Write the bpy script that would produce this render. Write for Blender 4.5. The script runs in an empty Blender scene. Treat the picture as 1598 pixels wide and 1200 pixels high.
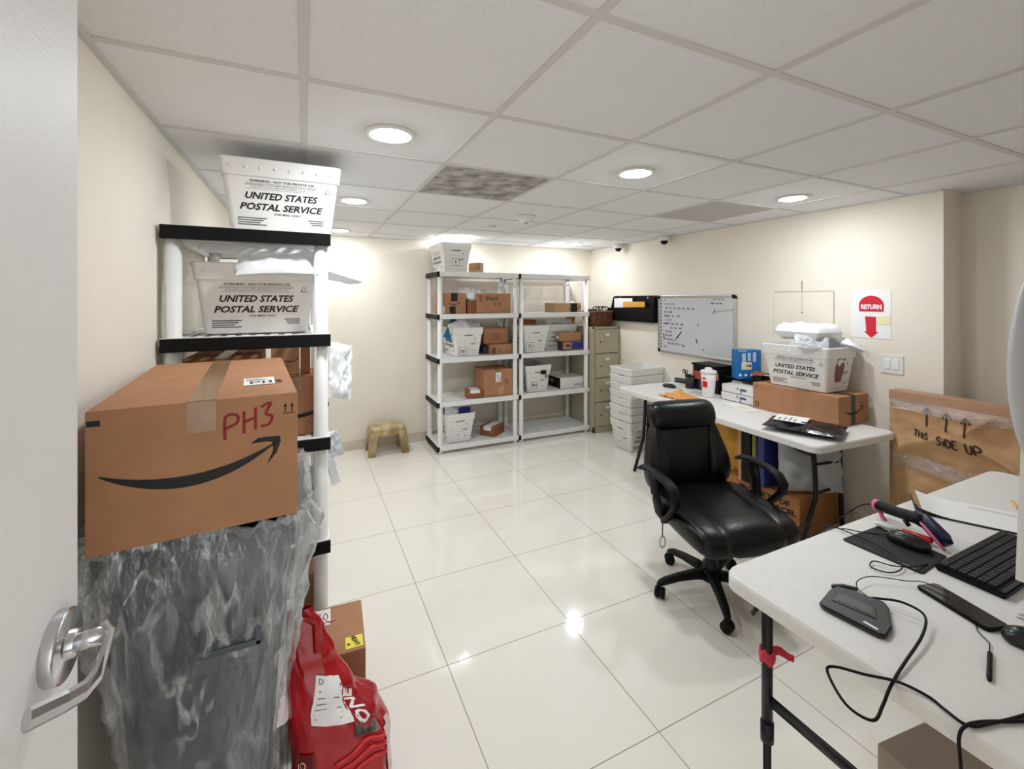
import bpy, bmesh, math, random
from mathutils import Vector, Matrix, noise
from math import sin, cos, pi, radians as R

scn = bpy.context.scene
COL = scn.collection
# ------------------------------------------------------------------ camera
cam_d = bpy.data.cameras.new('camera'); cam = bpy.data.objects.new('camera', cam_d); COL.objects.link(cam)
cam.location = (0, 0, 1.547); cam.rotation_euler = (R(90), 0, -0.44)
cam_d.sensor_fit = 'HORIZONTAL'; cam_d.sensor_width = 36; cam_d.lens = 36*689/1598
cam_d.shift_y = -132.3/1598; cam_d.clip_start = .02
scn.camera = cam
# ------------------------------------------------------------------ world, exposure
wd = bpy.data.worlds.new('world'); scn.world = wd; wd.use_nodes = True
wd.node_tree.nodes['Background'].inputs[0].default_value = (.97, .99, 1, 1)
wd.node_tree.nodes['Background'].inputs[1].default_value = 1.5
LAMP = 150.0                      # radiance of the recessed lamps
vs = scn.view_settings
vs.view_transform = 'Standard'; vs.look = 'None'; vs.gamma = 1; vs.use_curve_mapping = False; vs.exposure = 0.36

# ------------------------------------------------------------------ materials
def lin(h):
    h = h.lstrip('#'); c = [int(h[i:i+2], 16)/255 for i in (0, 2, 4)]
    return tuple(x/12.92 if x <= .04045 else ((x+.055)/1.055)**2.4 for x in c)+(1,)
MC = {}
def mat(name, color, rough=.5, metal=0, spec=.5, noise_amt=0, noise_scale=20, bump=0, bump_scale=60, coat=0, emit=None, estr=0, color2=None, stretch=None, detail=4, trans=0):
    if name in MC: return MC[name]
    m = bpy.data.materials.new(name); m.use_nodes = True; MC[name] = m
    nt = m.node_tree; b = nt.nodes['Principled BSDF']
    c = lin(color)
    b.inputs['Base Color'].default_value = c; b.inputs['Roughness'].default_value = rough
    b.inputs['Metallic'].default_value = metal; b.inputs['Specular IOR Level'].default_value = spec
    if coat: b.inputs['Coat Weight'].default_value = coat; b.inputs['Coat Roughness'].default_value = .08
    if trans: b.inputs['Transmission Weight'].default_value = trans
    if emit: b.inputs['Emission Color'].default_value = lin(emit); b.inputs['Emission Strength'].default_value = estr
    tc = nt.nodes.new('ShaderNodeTexCoord'); mp = nt.nodes.new('ShaderNodeMapping')
    nt.links.new(tc.outputs['Object'], mp.inputs[0])
    if stretch: mp.inputs['Scale'].default_value = stretch
    if noise_amt or color2:
        n = nt.nodes.new('ShaderNodeTexNoise'); n.inputs['Scale'].default_value = noise_scale; n.inputs['Detail'].default_value = detail
        nt.links.new(mp.outputs[0], n.inputs['Vector'])
        mx = nt.nodes.new('ShaderNodeMix'); mx.data_type = 'RGBA'
        c2 = lin(color2) if color2 else tuple(x*(1-noise_amt) for x in c[:3])+(1,)
        mx.inputs[6].default_value = c; mx.inputs[7].default_value = c2
        rp = nt.nodes.new('ShaderNodeMapRange'); rp.inputs[1].default_value = .35; rp.inputs[2].default_value = .65
        nt.links.new(n.outputs[0], rp.inputs[0]); nt.links.new(rp.outputs[0], mx.inputs[0])
        nt.links.new(mx.outputs[2], b.inputs['Base Color'])
    if bump:
        n2 = nt.nodes.new('ShaderNodeTexNoise'); n2.inputs['Scale'].default_value = bump_scale; n2.inputs['Detail'].default_value = 3
        nt.links.new(mp.outputs[0], n2.inputs['Vector'])
        bp = nt.nodes.new('ShaderNodeBump'); bp.inputs['Strength'].default_value = bump; bp.inputs['Distance'].default_value = .01
        nt.links.new(n2.outputs[0], bp.inputs['Height']); nt.links.new(bp.outputs[0], b.inputs['Normal'])
    return m

def film(name, base=.06, wisp=.5, scale=(5, 5, 2.2), tint=(.92, .95, .97, 1), rough=.12, gm=.45, bmp=.7):
    m = bpy.data.materials.new(name); m.use_nodes = True; nt = m.node_tree; nt.nodes.clear()
    N = nt.nodes.new; L = nt.links.new
    out = N('ShaderNodeOutputMaterial'); mix = N('ShaderNodeMixShader'); tr = N('ShaderNodeBsdfTransparent')
    gl = N('ShaderNodeBsdfGlossy'); gl.inputs['Roughness'].default_value = rough
    df = N('ShaderNodeBsdfDiffuse'); df.inputs[0].default_value = tint
    tl = N('ShaderNodeBsdfTranslucent'); tl.inputs[0].default_value = tint
    a0 = N('ShaderNodeMixShader'); a0.inputs[0].default_value = .35
    L(df.outputs[0], a0.inputs[1]); L(tl.outputs[0], a0.inputs[2])
    a1 = N('ShaderNodeMixShader'); a1.inputs[0].default_value = gm
    L(a0.outputs[0], a1.inputs[1]); L(gl.outputs[0], a1.inputs[2])
    tc = N('ShaderNodeTexCoord'); mp = N('ShaderNodeMapping'); mp.inputs['Scale'].default_value = scale; mp.inputs['Rotation'].default_value = (.5, .6, .3)
    L(tc.outputs['Object'], mp.inputs[0])
    def creases(sc, k, seed):
        n_ = N('ShaderNodeTexNoise'); n_.noise_dimensions = '4D'; n_.inputs['W'].default_value = seed; n_.inputs['Scale'].default_value = sc; n_.inputs['Detail'].default_value = 3; n_.inputs['Distortion'].default_value = .8
        L(mp.outputs[0], n_.inputs['Vector'])
        s1 = N('ShaderNodeMath'); s1.operation = 'SUBTRACT'; s1.inputs[1].default_value = .5; L(n_.outputs[0], s1.inputs[0])
        s2 = N('ShaderNodeMath'); s2.operation = 'ABSOLUTE'; L(s1.outputs[0], s2.inputs[0])
        s3 = N('ShaderNodeMapRange'); s3.interpolation_type = 'SMOOTHSTEP'; s3.inputs[1].default_value = k; s3.inputs[2].default_value = 0; s3.inputs[3].default_value = 0; s3.inputs[4].default_value = wisp; L(s2.outputs[0], s3.inputs[0])
        g = N('ShaderNodeTexNoise'); g.noise_dimensions = '4D'; g.inputs['W'].default_value = seed+5; g.inputs['Scale'].default_value = sc*.6; L(mp.outputs[0], g.inputs['Vector'])
        s4 = N('ShaderNodeMapRange'); s4.inputs[1].default_value = .42; s4.inputs[2].default_value = .66; L(g.outputs[0], s4.inputs[0])
        s5 = N('ShaderNodeMath'); s5.operation = 'MULTIPLY'; L(s3.outputs[0], s5.inputs[0]); L(s4.outputs[0], s5.inputs[1]); return s5
    c1, c2 = creases(.9, .055, 1), creases(2.0, .05, 2); c3 = creases(.7, .16, 4)
    mr0 = N('ShaderNodeMath'); mr0.operation = 'MAXIMUM'; L(c1.outputs[0], mr0.inputs[0]); L(c2.outputs[0], mr0.inputs[1])
    c4 = N('ShaderNodeMath'); c4.operation = 'MULTIPLY'; c4.inputs[1].default_value = .45; L(c3.outputs[0], c4.inputs[0])
    mr = N('ShaderNodeMath'); mr.operation = 'MAXIMUM'; L(mr0.outputs[0], mr.inputs[0]); L(c4.outputs[0], mr.inputs[1])
    lw = N('ShaderNodeLayerWeight'); lw.inputs[0].default_value = .25
    m1 = N('ShaderNodeMath'); m1.operation = 'MULTIPLY'; m1.inputs[1].default_value = .6; L(lw.outputs['Facing'], m1.inputs[0])
    m2 = N('ShaderNodeMath'); m2.operation = 'ADD'; L(m1.outputs[0], m2.inputs[0]); L(mr.outputs[0], m2.inputs[1])
    m3 = N('ShaderNodeMath'); m3.operation = 'ADD'; m3.inputs[1].default_value = base; m3.use_clamp = True; L(m2.outputs[0], m3.inputs[0])
    n2 = N('ShaderNodeTexNoise'); n2.inputs['Scale'].default_value = 7; n2.inputs['Detail'].default_value = 5; L(mp.outputs[0], n2.inputs['Vector'])
    bp = N('ShaderNodeBump'); bp.inputs['Strength'].default_value = bmp; bp.inputs['Distance'].default_value = .02
    L(n2.outputs[0], bp.inputs['Height'])
    for s in (gl, df): L(bp.outputs[0], s.inputs['Normal'])
    L(m3.outputs[0], mix.inputs[0]); L(tr.outputs[0], mix.inputs[1]); L(a1.outputs[0], mix.inputs[2]); L(mix.outputs[0], out.inputs[0])
    MC[name] = m; return m

M_wall = mat('painted wall', '#efe7d9', .75, spec=.25, noise_amt=.03, noise_scale=3, bump=.06, bump_scale=180)
M_base = mat('base tile', '#d9cdba', .45, noise_amt=.12, noise_scale=6)
M_door = mat('door paint', '#e4e1de', .5, noise_amt=.03, noise_scale=8, bump=.08, bump_scale=140)
M_tile = mat('ceiling tile', '#f1f1f2', .95, spec=.1, noise_amt=.05, noise_scale=90, bump=.35, bump_scale=260)
M_grid = mat('ceiling grid', '#d6d4d1', .6, spec=.2)
M_stain = mat('mottled tile', '#cbc8c4', .95, spec=.1, color2='#86827f', noise_scale=11, bump=.6, bump_scale=70, detail=8)
M_greytile = mat('grey tile', '#c2bfbe', .9, spec=.1)
M_white = mat('white plastic', '#e9e7e3', .45)
M_rack = mat('shelf plastic', '#efeeec', .45, noise_amt=.04, noise_scale=15)
M_black = mat('black plastic', '#070708', .5, spec=.22)
M_blackm = mat('black metal', '#17171a', .4, metal=.3)
M_leather = mat('black leather', '#050506', .33, spec=.36, bump=.12, bump_scale=55)
M_tub = mat('corrugated plastic', '#eceae6', .5, noise_amt=.05, noise_scale=9)
M_ink = mat('black ink', '#191719', .7)
M_grey = mat('grey ink', '#8b8a88', .7)
M_dot = mat('dotted grey', '#b9b8b6', .7)
M_card = mat('cardboard', '#b48462', .8, spec=.2, noise_amt=.10, noise_scale=14, bump=.05, bump_scale=90)
M_card2 = mat('light cardboard', '#c29b74', .8, spec=.2, noise_amt=.08, noise_scale=14)
M_card3 = mat('reddish cardboard', '#9c6644', .8, spec=.2, noise_amt=.14, noise_scale=16)
M_cardedge = mat('cardboard edge', '#6e4d34', .9)
M_tape = mat('packing tape', '#a37b57', .18, spec=.6, noise_amt=.12, noise_scale=30)
M_btape = mat('black tape', '#15141a', .3, noise_amt=.3, noise_scale=40)
M_paper = mat('paper', '#f2f1ef', .6, noise_amt=.02)
M_poly = mat('white poly film', '#eff1f3', .35, bump=.5, bump_scale=25)
M_polyg = mat('grey poly film', '#b9bcc0', .35, bump=.5, bump_scale=18)
M_polyb = mat('black poly film', '#141316', .22, bump=.6, bump_scale=22)
M_red = mat('red marker', '#8c1c22', .7)
M_redp = mat('red plastic', '#d01f2c', .3)
M_alu = mat('aluminium', '#c8c8c6', .3, metal=.8)
M_chrome = mat('satin chrome', '#c9c9cb', .22, metal=1)
M_cab = mat('putty enamel', '#b9b095', .4, noise_amt=.04)
M_table = mat('table plastic', '#e6e3df', .5, noise_amt=.04, noise_scale=40, bump=.05, bump_scale=220)
M_blue = mat('blue print', '#1d6fb4', .4, noise_amt=.15, noise_scale=6)
M_navy = mat('navy print', '#27307c', .45)
M_yell = mat('yellow', '#f1df3a', .5)
M_kraft = mat('kraft paper', '#c69d72', .6, spec=.3, noise_amt=.14, noise_scale=7, bump=1.0, bump_scale=6, stretch=(1, 1, 1.8))

# ------------------------------------------------------------------ mesh builder
GC = {}
def glyphs(s, bold, shear):
    k = (s, bold, shear)
    if k in GC: return GC[k]
    cu = bpy.data.curves.new('t', 'FONT'); cu.body = s; cu.size = 1; cu.align_x = 'CENTER'; cu.align_y = 'CENTER'
    cu.resolution_u = 2; cu.offset = bold; cu.shear = shear
    o = bpy.data.objects.new('t', cu)
    me = bpy.data.meshes.new_from_object(o)
    vs_ = [tuple(v.co) for v in me.vertices]; fs = [tuple(p.vertices) for p in me.polygons]
    bpy.data.objects.remove(o); bpy.data.curves.remove(cu); bpy.data.meshes.remove(me)
    if vs_:
        x0 = min(v[0] for v in vs_); x1 = max(v[0] for v in vs_); y0 = min(v[1] for v in vs_); y1 = max(v[1] for v in vs_)
        vs_ = [(v[0]-(x0+x1)/2, v[1]-(y0+y1)/2) for v in vs_]; w, h = x1-x0, y1-y0
    else: w = h = 1
    GC[k] = (vs_, fs, w, h); return GC[k]

def frame(O, U, V):
    O, U, V = Vector(O), Vector(U).normalized(), Vector(V).normalized(); Nn = U.cross(V)
    return lambda x, y, n=0: O+U*x+V*y+Nn*n

SF = {'P': [[(0,0),(0,1),(.45,.95),(.55,.75),(.45,.55),(0,.5)]], 'H': [[(0,0),(0,1)],[(.5,0),(.5,1)],[(0,.5),(.5,.55)]],
 '3': [[(0,.95),(.45,1),(.2,.58),(.5,.35),(.35,.03),(0,.08)]], 'T': [[(0,1),(.6,1)],[(.3,1),(.28,0)]], 'I': [[(.1,.7),(.1,0)],[(.1,.92),(.12,.88)]],
 'S': [[(.5,.9),(.2,1),(.05,.75),(.45,.35),(.3,.03),(0,.1)]], 'D': [[(.05,1),(.05,0),(.4,.1),(.5,.5),(.35,.9),(0,1)]],
 'E': [[(.5,1),(.05,.95),(.05,0),(.5,.03)],[(.05,.5),(.4,.52)]], 'U': [[(0,1),(0,.25),(.2,0),(.45,.2),(.5,1)]], 'N': [[(0,0),(0,1),(.5,0),(.5,1)]],
 'A': [[(0,0),(.25,1),(.5,0)],[(.1,.4),(.42,.4)]], 'O': [[(.25,1),(.02,.6),(.2,0),(.48,.4),(.25,1)]], 'R': [[(0,0),(0,1),(.45,.9),(.4,.55),(0,.5),(.5,0)]],
 'M': [[(0,0),(.05,1),(.3,.4),(.55,1),(.6,0)]], 'Y': [[(0,1),(.25,.5),(.5,1)],[(.25,.5),(.25,0)]], 'W': [[(0,1),(.15,0),(.3,.6),(.45,0),(.6,1)]],
 '0': [[(.25,1),(.02,.6),(.2,0),(.48,.4),(.25,1)]], '1': [[(.1,.8),(.25,1),(.25,0)]], '2': [[(0,.8),(.25,1),(.48,.75),(0,0),(.5,0)]],
 '4': [[(.35,0),(.35,1),(0,.4),(.55,.4)]], '5': [[(.5,1),(.05,1),(.05,.6),(.45,.45),(.3,0),(0,.1)]], '6': [[(.4,1),(.05,.4),(.25,0),(.45,.3),(.05,.4)]],
 '7': [[(0,1),(.5,1),(.2,0)]], '8': [[(.25,.5),(.05,.8),(.25,1),(.45,.8),(.05,.2),(.25,0),(.45,.2),(.25,.5)]], '9': [[(.45,.6),(.1,.6),(.15,1),(.45,.9),(.4,0)]],
 ',': [[(.1,.1),(.05,-.12)]], '-': [[(.05,.5),(.4,.5)]], '/': [[(.05,0),(.4,1)]], ':': [[(.1,.7),(.12,.65)],[(.1,.2),(.12,.15)]], ' ': [],
 '^': [[(.1,.7),(.28,1),(.5,.72)],[(.3,1),(.25,0)]], 'a': [[(.4,.5),(.1,.5),(.05,.1),(.35,.15),(.42,.5),(.45,0)]], 'n': [[(.05,.5),(.05,0),(.1,.4),(.35,.5),(.4,0)]], 'e': [[(.05,.25),(.4,.3),(.25,.5),(.05,.2),(.25,0),(.45,.1)]]}

class MB:
    def __init__(s): s.v = []; s.f = []; s.mi = []; s.sm = []; s.mats = []
    def m(s, mt):
        if mt not in s.mats: s.mats.append(mt)
        return s.mats.index(mt)
    def add(s, vs_, fs, mt, smooth=False, M=None):
        k = len(s.v); s.v += [tuple(M @ Vector(v)) if M else tuple(v) for v in vs_]
        i = s.m(mt)
        for f in fs: s.f.append(tuple(k+j for j in f)); s.mi.append(i); s.sm.append(smooth)
        return s
    def bm(s, b, mt, smooth=False, M=None):
        b.verts.index_update()
        s.add([v.co.copy() for v in b.verts], [[v.index for v in f.verts] for f in b.faces], mt, smooth, M); b.free(); return s
    def box(s, c, d, mt, bev=0, M=None, seg=2):
        b = bmesh.new(); bmesh.ops.create_cube(b, size=1)
        for v in b.verts: v.co = Vector((v.co.x*d[0], v.co.y*d[1], v.co.z*d[2]))
        if bev: bmesh.ops.bevel(b, geom=list(b.edges), offset=bev, segments=seg, profile=.6, affect='EDGES')
        MM = Matrix.Translation(Vector(c)); return s.bm(b, mt, False, (M @ MM) if M else MM)
    def bx(s, x0, x1, y0, y1, z0, z1, mt, bev=0, M=None): return s.box(((x0+x1)/2, (y0+y1)/2, (z0+z1)/2), (x1-x0, y1-y0, z1-z0), mt, bev, M)
    def tube(s, path, r, mt, n=10, caps=True, smooth=True, r2=None, up=None, rs=None):
        P = [Vector(p) for p in path]; rings = []
        pu = None
        for i, p in enumerate(P):
            t = (P[min(i+1, len(P)-1)]-P[max(i-1, 0)]).normalized()
            if up: u = Vector(up)
            elif pu is None: u = Vector((0, 0, 1)) if abs(t.z) < .9 else Vector((1, 0, 0))
            else: u = pu
            a = t.cross(u).normalized(); b = a.cross(t).normalized(); pu = b
            k = rs[i] if rs else 1
            rings.append([p+a*(cos(2*pi*j/n)*r*k)+b*(sin(2*pi*j/n)*(r2 or r)*k) for j in range(n)])
        return s.loft(rings, mt, caps, smooth)
    def loft(s, rings, mt, caps=True, smooth=True, M=None):
        n = len(rings[0]); vs_ = [p for r in rings for p in r]; fs = []
        for i in range(len(rings)-1):
            for j in range(n): fs.append((i*n+j, i*n+(j+1) % n, (i+1)*n+(j+1) % n, (i+1)*n+j))
        if caps: fs.append(tuple(reversed(range(n)))); fs.append(tuple((len(rings)-1)*n+j for j in range(n)))
        return s.add(vs_, fs, mt, smooth, M)
    def lathe(s, prof, mt, n=24, M=None, caps=True):
        return s.loft([[(r*cos(2*pi*j/n), r*sin(2*pi*j/n), z) for j in range(n)] for r, z in prof], mt, caps, True, M)
    def grid(s, fn, nx, ny, mt, smooth=True, M=None, flip=False):
        vs_ = [fn(i/nx, j/ny) for j in range(ny+1) for i in range(nx+1)]; w = nx+1
        fs = [(j*w+i, j*w+i+1, (j+1)*w+i+1, (j+1)*w+i) for j in range(ny) for i in range(nx)]
        if flip: fs = [tuple(reversed(f)) for f in fs]
        return s.add(vs_, fs, mt, smooth, M)
    def poly(s, pts, mt, F, n=.0006):
        return s.add([F(x, y, n) for x, y in pts], [tuple(range(len(pts)))], mt)
    def rect(s, x0, x1, y0, y1, mt, F, n=.0006): return s.poly([(x0, y0), (x1, y0), (x1, y1), (x0, y1)], mt, F, n)
    def text(s, body, F, x, y, h, mt, width=None, bold=0, shear=0, n=.0008, rot=0):
        v, f, w, hh = glyphs(body, bold, shear); k = h/hh; kx = (width/w) if width else k
        c, sn = cos(rot), sin(rot)
        return s.add([F(x+(a*kx*c-b*k*sn), y+(a*kx*sn+b*k*c), n) for a, b in v], f, mt)
    def stroke(s, pl, F, w, mt, n=.0009, taper=False):
        for pts in pl:
            P = [Vector((a, b)) for a, b in pts]; L, Rr = [], []
            for i, p in enumerate(P):
                t = (P[min(i+1, len(P)-1)]-P[max(i-1, 0)])
                if t.length < 1e-9: t = Vector((1, 0))
                t.normalize(); nn = Vector((-t.y, t.x)); k = w/2*((sin(pi*i/(len(P)-1))*.95+.05) if taper else 1)
                L.append(p+nn*k); Rr.append(p-nn*k)
            vs_ = [F(q.x, q.y, n) for q in L]+[F(q.x, q.y, n) for q in Rr]; k = len(P)
            s.add(vs_, [(k+i, k+i+1, i+1, i) for i in range(k-1)], mt)
        return s
    def hand(s, txt, F, x, y, h, w, mt, n=.0009, slope=0, gap=.25):
        cx = 0
        for ch in txt:
            pl = SF.get(ch, SF['n'])
            s.stroke([[(x+(cx+a*.9)*h, y+b*h+slope*(cx+a)*h) for a, b in smooth_pl(p)] for p in pl], F, w, mt, n)
            cx += (max([a for p in pl for a, b in p]) if pl else .35)*.9+gap
        return s
    def build(s, name, parent=None, loc=None, sub=0):
        me = bpy.data.meshes.new(name); me.from_pydata([tuple(v) for v in s.v], [], s.f)
        for m_ in s.mats: me.materials.append(m_)
        me.polygons.foreach_set('material_index', s.mi); me.polygons.foreach_set('use_smooth', s.sm); me.update()
        o = bpy.data.objects.new(name, me); COL.objects.link(o)
        if parent: o.parent = parent
        if loc: o.location = loc
        if sub:
            md = o.modifiers.new('s', 'SUBSURF'); md.levels = sub; md.render_levels = sub
        return o
def smooth_pl(p):
    if len(p) < 3: return [(p[0][0]+(p[1][0]-p[0][0])*i/5, p[0][1]+(p[1][1]-p[0][1])*i/5) for i in range(6)]
    out = []
    for i in range(len(p)-1):
        p0, p1, p2, p3 = p[max(i-1, 0)], p[i], p[i+1], p[min(i+2, len(p)-1)]
        for t in (0, .33, .66):
            out.append(tuple(.5*((2*p1[k])+(-p0[k]+p2[k])*t+(2*p0[k]-5*p1[k]+4*p2[k]-p3[k])*t*t+(-p0[k]+3*p1[k]-3*p2[k]+p3[k])*t**3) for k in range(len(p1))))
    out.append(p[-1]); return out
def tag(o, label, cat, group=None, kind=None):
    if label: o['label'] = label
    if cat: o['category'] = cat
    if group: o['group'] = group
    if kind: o['kind'] = kind
    return o
def T(name, label, cat, loc=(0, 0, 0), rz=0, group=None):
    o = bpy.data.objects.new(name, None); COL.objects.link(o); o.empty_display_size = .05
    o.location = loc; o.rotation_euler = (0, 0, R(rz)); return tag(o, label, cat, group)
def dup(root, loc, rz=None, label=None, group=None):
    r = root.copy(); COL.objects.link(r); r.location = loc
    if rz is not None: r.rotation_euler = (0, 0, R(rz))
    if label: r['label'] = label
    if group: r['group'] = group
    for ch in list(root.children):
        c = ch.copy(); COL.objects.link(c); c.parent = r
        for g in list(ch.children):
            d = g.copy(); COL.objects.link(d); d.parent = c
    return r
def struct(mb, name, parent=None): 
    o = mb.build(name, parent)
    if not parent: o['kind'] = 'structure'
    return o
def lab(o, l): o['label'] = l; return o
def sellipse(cx, cy, a, b, e=2.6, n=24):
    out = []
    for j in range(n):
        t = 2*pi*j/n; c, s_ = cos(t), sin(t)
        out.append((cx+a*math.copysign(abs(c)**(2/e), c), cy+b*math.copysign(abs(s_)**(2/e), s_)))
    return out
def rrect(w, d, r, n=5):
    out = []
    for cx, cy, a0 in ((w/2-r, d/2-r, 0), (-w/2+r, d/2-r, 90), (-w/2+r, -d/2+r, 180), (w/2-r, -d/2+r, 270)):
        for k in range(n+1): a = R(a0+90*k/n); out.append((cx+r*cos(a), cy+r*sin(a)))
    return out
def nz(x, y, z=0): return noise.noise(Vector((x, y, z)))
def smile(mb, F, x, y, w, mt, n=.0008):
    pts = [(x-w/2+w*t, y+.05*w-.24*w*(1-(2*t-1)**2)*.62+.07*w*t) for t in [i/24 for i in range(25)]]
    L = [];
    for i, (a, b) in enumerate(pts):
        t = i/24; k = w*.035*(sin(pi*min(1, t*1.02))**.8 if t < 1 else 0)+w*.004; L.append((a, b, k))
    vs_ = [F(a, b+k, n) for a, b, k in L]+[F(a, b-k, n) for a, b, k in L]; c = len(L)
    mb.add(vs_, [(c+i, c+i+1, i+1, i) for i in range(c-1)], mt)
    ex, ey = x+w*.52, y+w*.16
    mb.poly([(ex, ey), (ex-.14*w, ey+.005*w), (ex-.19*w, ey-.03*w), (ex-.08*w, ey-.03*w), (ex-.05*w, ey-.04*w), (ex-.045*w, ey-.10*w), (ex-.085*w, ey-.20*w), (ex-.02*w, ey-.12*w), (ex+.005*w, ey-.04*w)], mt, F, n)

# ------------------------------------------------------------------ the room
XL, XR, YB, CZ = -.5, 3.41, 4.81, 2.196
XN = 3.645                                    # recessed near stretch of right wall
# floor : polished 60 cm porcelain tiles
mfl = bpy.data.materials.new('polished floor tile'); mfl.use_nodes = True; nt = mfl.node_tree; b = nt.nodes['Principled BSDF']
b.inputs['Roughness'].default_value = .07; b.inputs['Specular IOR Level'].default_value = .6
geo = nt.nodes.new('ShaderNodeNewGeometry'); sx = nt.nodes.new('ShaderNodeSeparateXYZ'); nt.links.new(geo.outputs['Position'], sx.inputs[0])
def mth(op, a, c=None, d=None):
    m_ = nt.nodes.new('ShaderNodeMath'); m_.operation = op
    for i, v in enumerate((a, c, d)):
        if v is None: continue
        if isinstance(v, (int, float)): m_.inputs[i].default_value = v
        else: nt.links.new(v, m_.inputs[i])
    return m_.outputs[0]
gs = []
for ax, off in ((0, .5296), (1, 1.7864)):
    fr = mth('FRACT', mth('DIVIDE', mth('ADD', sx.outputs[ax], -off+60), .6002))
    gs.append(mth('LESS_THAN', mth('MINIMUM', fr, mth('SUBTRACT', 1, fr)), .0030))
gr = mth('MAXIMUM', gs[0], gs[1])
nn = nt.nodes.new('ShaderNodeTexNoise'); nn.inputs['Scale'].default_value = 2.5; nn.inputs['Detail'].default_value = 5; nt.links.new(geo.outputs['Position'], nn.inputs['Vector'])
mx = nt.nodes.new('ShaderNodeMix'); mx.data_type = 'RGBA'; mx.inputs[6].default_value = lin('#f1ede5'); mx.inputs[7].default_value = lin('#ebe5da'); nt.links.new(nn.outputs[0], mx.inputs[0])
mx2 = nt.nodes.new('ShaderNodeMix'); mx2.data_type = 'RGBA'; nt.links.new(gr, mx2.inputs[0]); nt.links.new(mx.outputs[2], mx2.inputs[6]); mx2.inputs[7].default_value = lin('#968d80')
nt.links.new(mx2.outputs[2], b.inputs['Base Color'])
nt.links.new(mth('MULTIPLY_ADD', gr, .5, .07), b.inputs['Roughness'])
struct(MB().bx(-.75, 3.9, -1.6, YB+.1, -.06, 0, mfl), 'floor')
# ceiling : lay-in tiles on an exposed grid
GX, GY, GT = 0.0, .8277, .6096
odd = {(1, 2): 'dark', (4, 2): 'grey'}
mb = MB(); mb.bx(-.75, 3.9, -1.6, YB+.1, CZ+.012, CZ+.06, M_tile)
xs = [GX+i*GT for i in range(-1, 7)]; ys = [GY+j*GT for j in range(-4, 8)]
for i in range(-1, 6):
    for j in range(-4, 7):
        if (i, j) in odd: continue
        x0, x1, y0, y1 = GX+i*GT+.011, GX+(i+1)*GT-.011, GY+j*GT+.011, GY+(j+1)*GT-.011
        x0, x1, y1 = max(x0, XL), min(x1, XN), min(y1, YB)
        if x1-x0 > .03 and y1-y0 > .03: mb.bx(x0, x1, y0, y1, CZ+.003, CZ+.013, M_tile)
for x in xs:
    if XL < x < XN: mb.bx(x-.012, x+.012, -1.6, YB, CZ-.001, CZ+.012, M_grid)
for y in ys:
    if y < YB: mb.bx(XL, XN, y-.012, y+.012, CZ-.0005, CZ+.012, M_grid)
mb.bx(XL, XL+.022, -.2, YB, CZ-.004, CZ+.01, M_grid); mb.bx(XL, XR, YB-.022, YB, CZ-.004, CZ+.01, M_grid)
mb.bx(XR-.022, XR, 1.27, YB, CZ-.004, CZ+.01, M_grid); mb.bx(XN-.022, XN, -.2, 1.29, CZ-.004, CZ+.01, M_grid)
struct(mb, 'ceiling')
for (i, j), k in odd.items():
    mb = MB(); x0, y0 = GX+i*GT, GY+j*GT
    mb.bx(.013, GT-.013, .013, GT-.013, 0, .008, M_stain if k == 'dark' else M_greytile, .002)
    o = mb.build('ceiling_tile', loc=(x0, y0, CZ+.0035))
    tag(o, 'grey mottled ceiling tile with dark smudges, raised out of the grid' if k == 'dark' else 'plain light grey ceiling tile beside the far right ceiling light', 'ceiling tile')
# walls
mb = MB(); mb.bx(XL-.1, XL, -1.6, YB+.1, -.05, CZ+.05, M_wall); struct(mb, 'wall_left')
mb = MB(); mb.bx(XL-.1, XR+.3, YB, YB+.1, -.05, CZ+.05, M_wall); struct(mb, 'wall_back')
mb = MB(); mb.bx(XR, XR+.4, 1.27, YB+.05, -.05, CZ+.05, M_wall, .004); mb.bx(XN, XN+.1, -1.6, 1.3, -.05, CZ+.05, M_wall)
F = frame((XR, 0, 0), (0, -1, 0), (0, 0, 1))     # pencilled outline left on the wall : F(-y, z)
mk = mat('pencil', '#5c5750', .8)
mb.rect(-2.307, -1.867, 1.607, 1.6105, mk, F); mb.rect(-1.868, -1.864, 1.15, 1.608, mk, F); mb.rect(-2.308, -2.3065, 1.25, 1.605, M_grey, F)
mb.rect(-2.092, -2.086, 1.62, 1.69, mk, F); mb.rect(-2.0905, -2.088, 1.45, 1.62, mk, F); mb.rect(-2.094, -2.084, 1.445, 1.455, mk, F)
struct(mb, 'wall_right')
mb = MB(); mb.bx(XL, -.33, -.22, -.1, 0, CZ+.02, M_wall); mb.bx(.66, XN, -.22, -.1, 0, CZ+.02, M_wall); mb.bx(-.33, .66, -.22, -.1, 2.12, CZ+.02, M_wall)
struct(mb, 'wall_front')
struct(MB().bx(XL, XR, YB-.012, YB, 0, .10, M_base, .003), 'baseboard_back')
struct(MB().bx(XR-.012, XR, 1.27, YB, 0, .10, M_base, .003), 'baseboard_right')
struct(MB().bx(XL, XL+.012, .85, YB, 0, .10, M_base, .003), 'baseboard_left')
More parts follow.
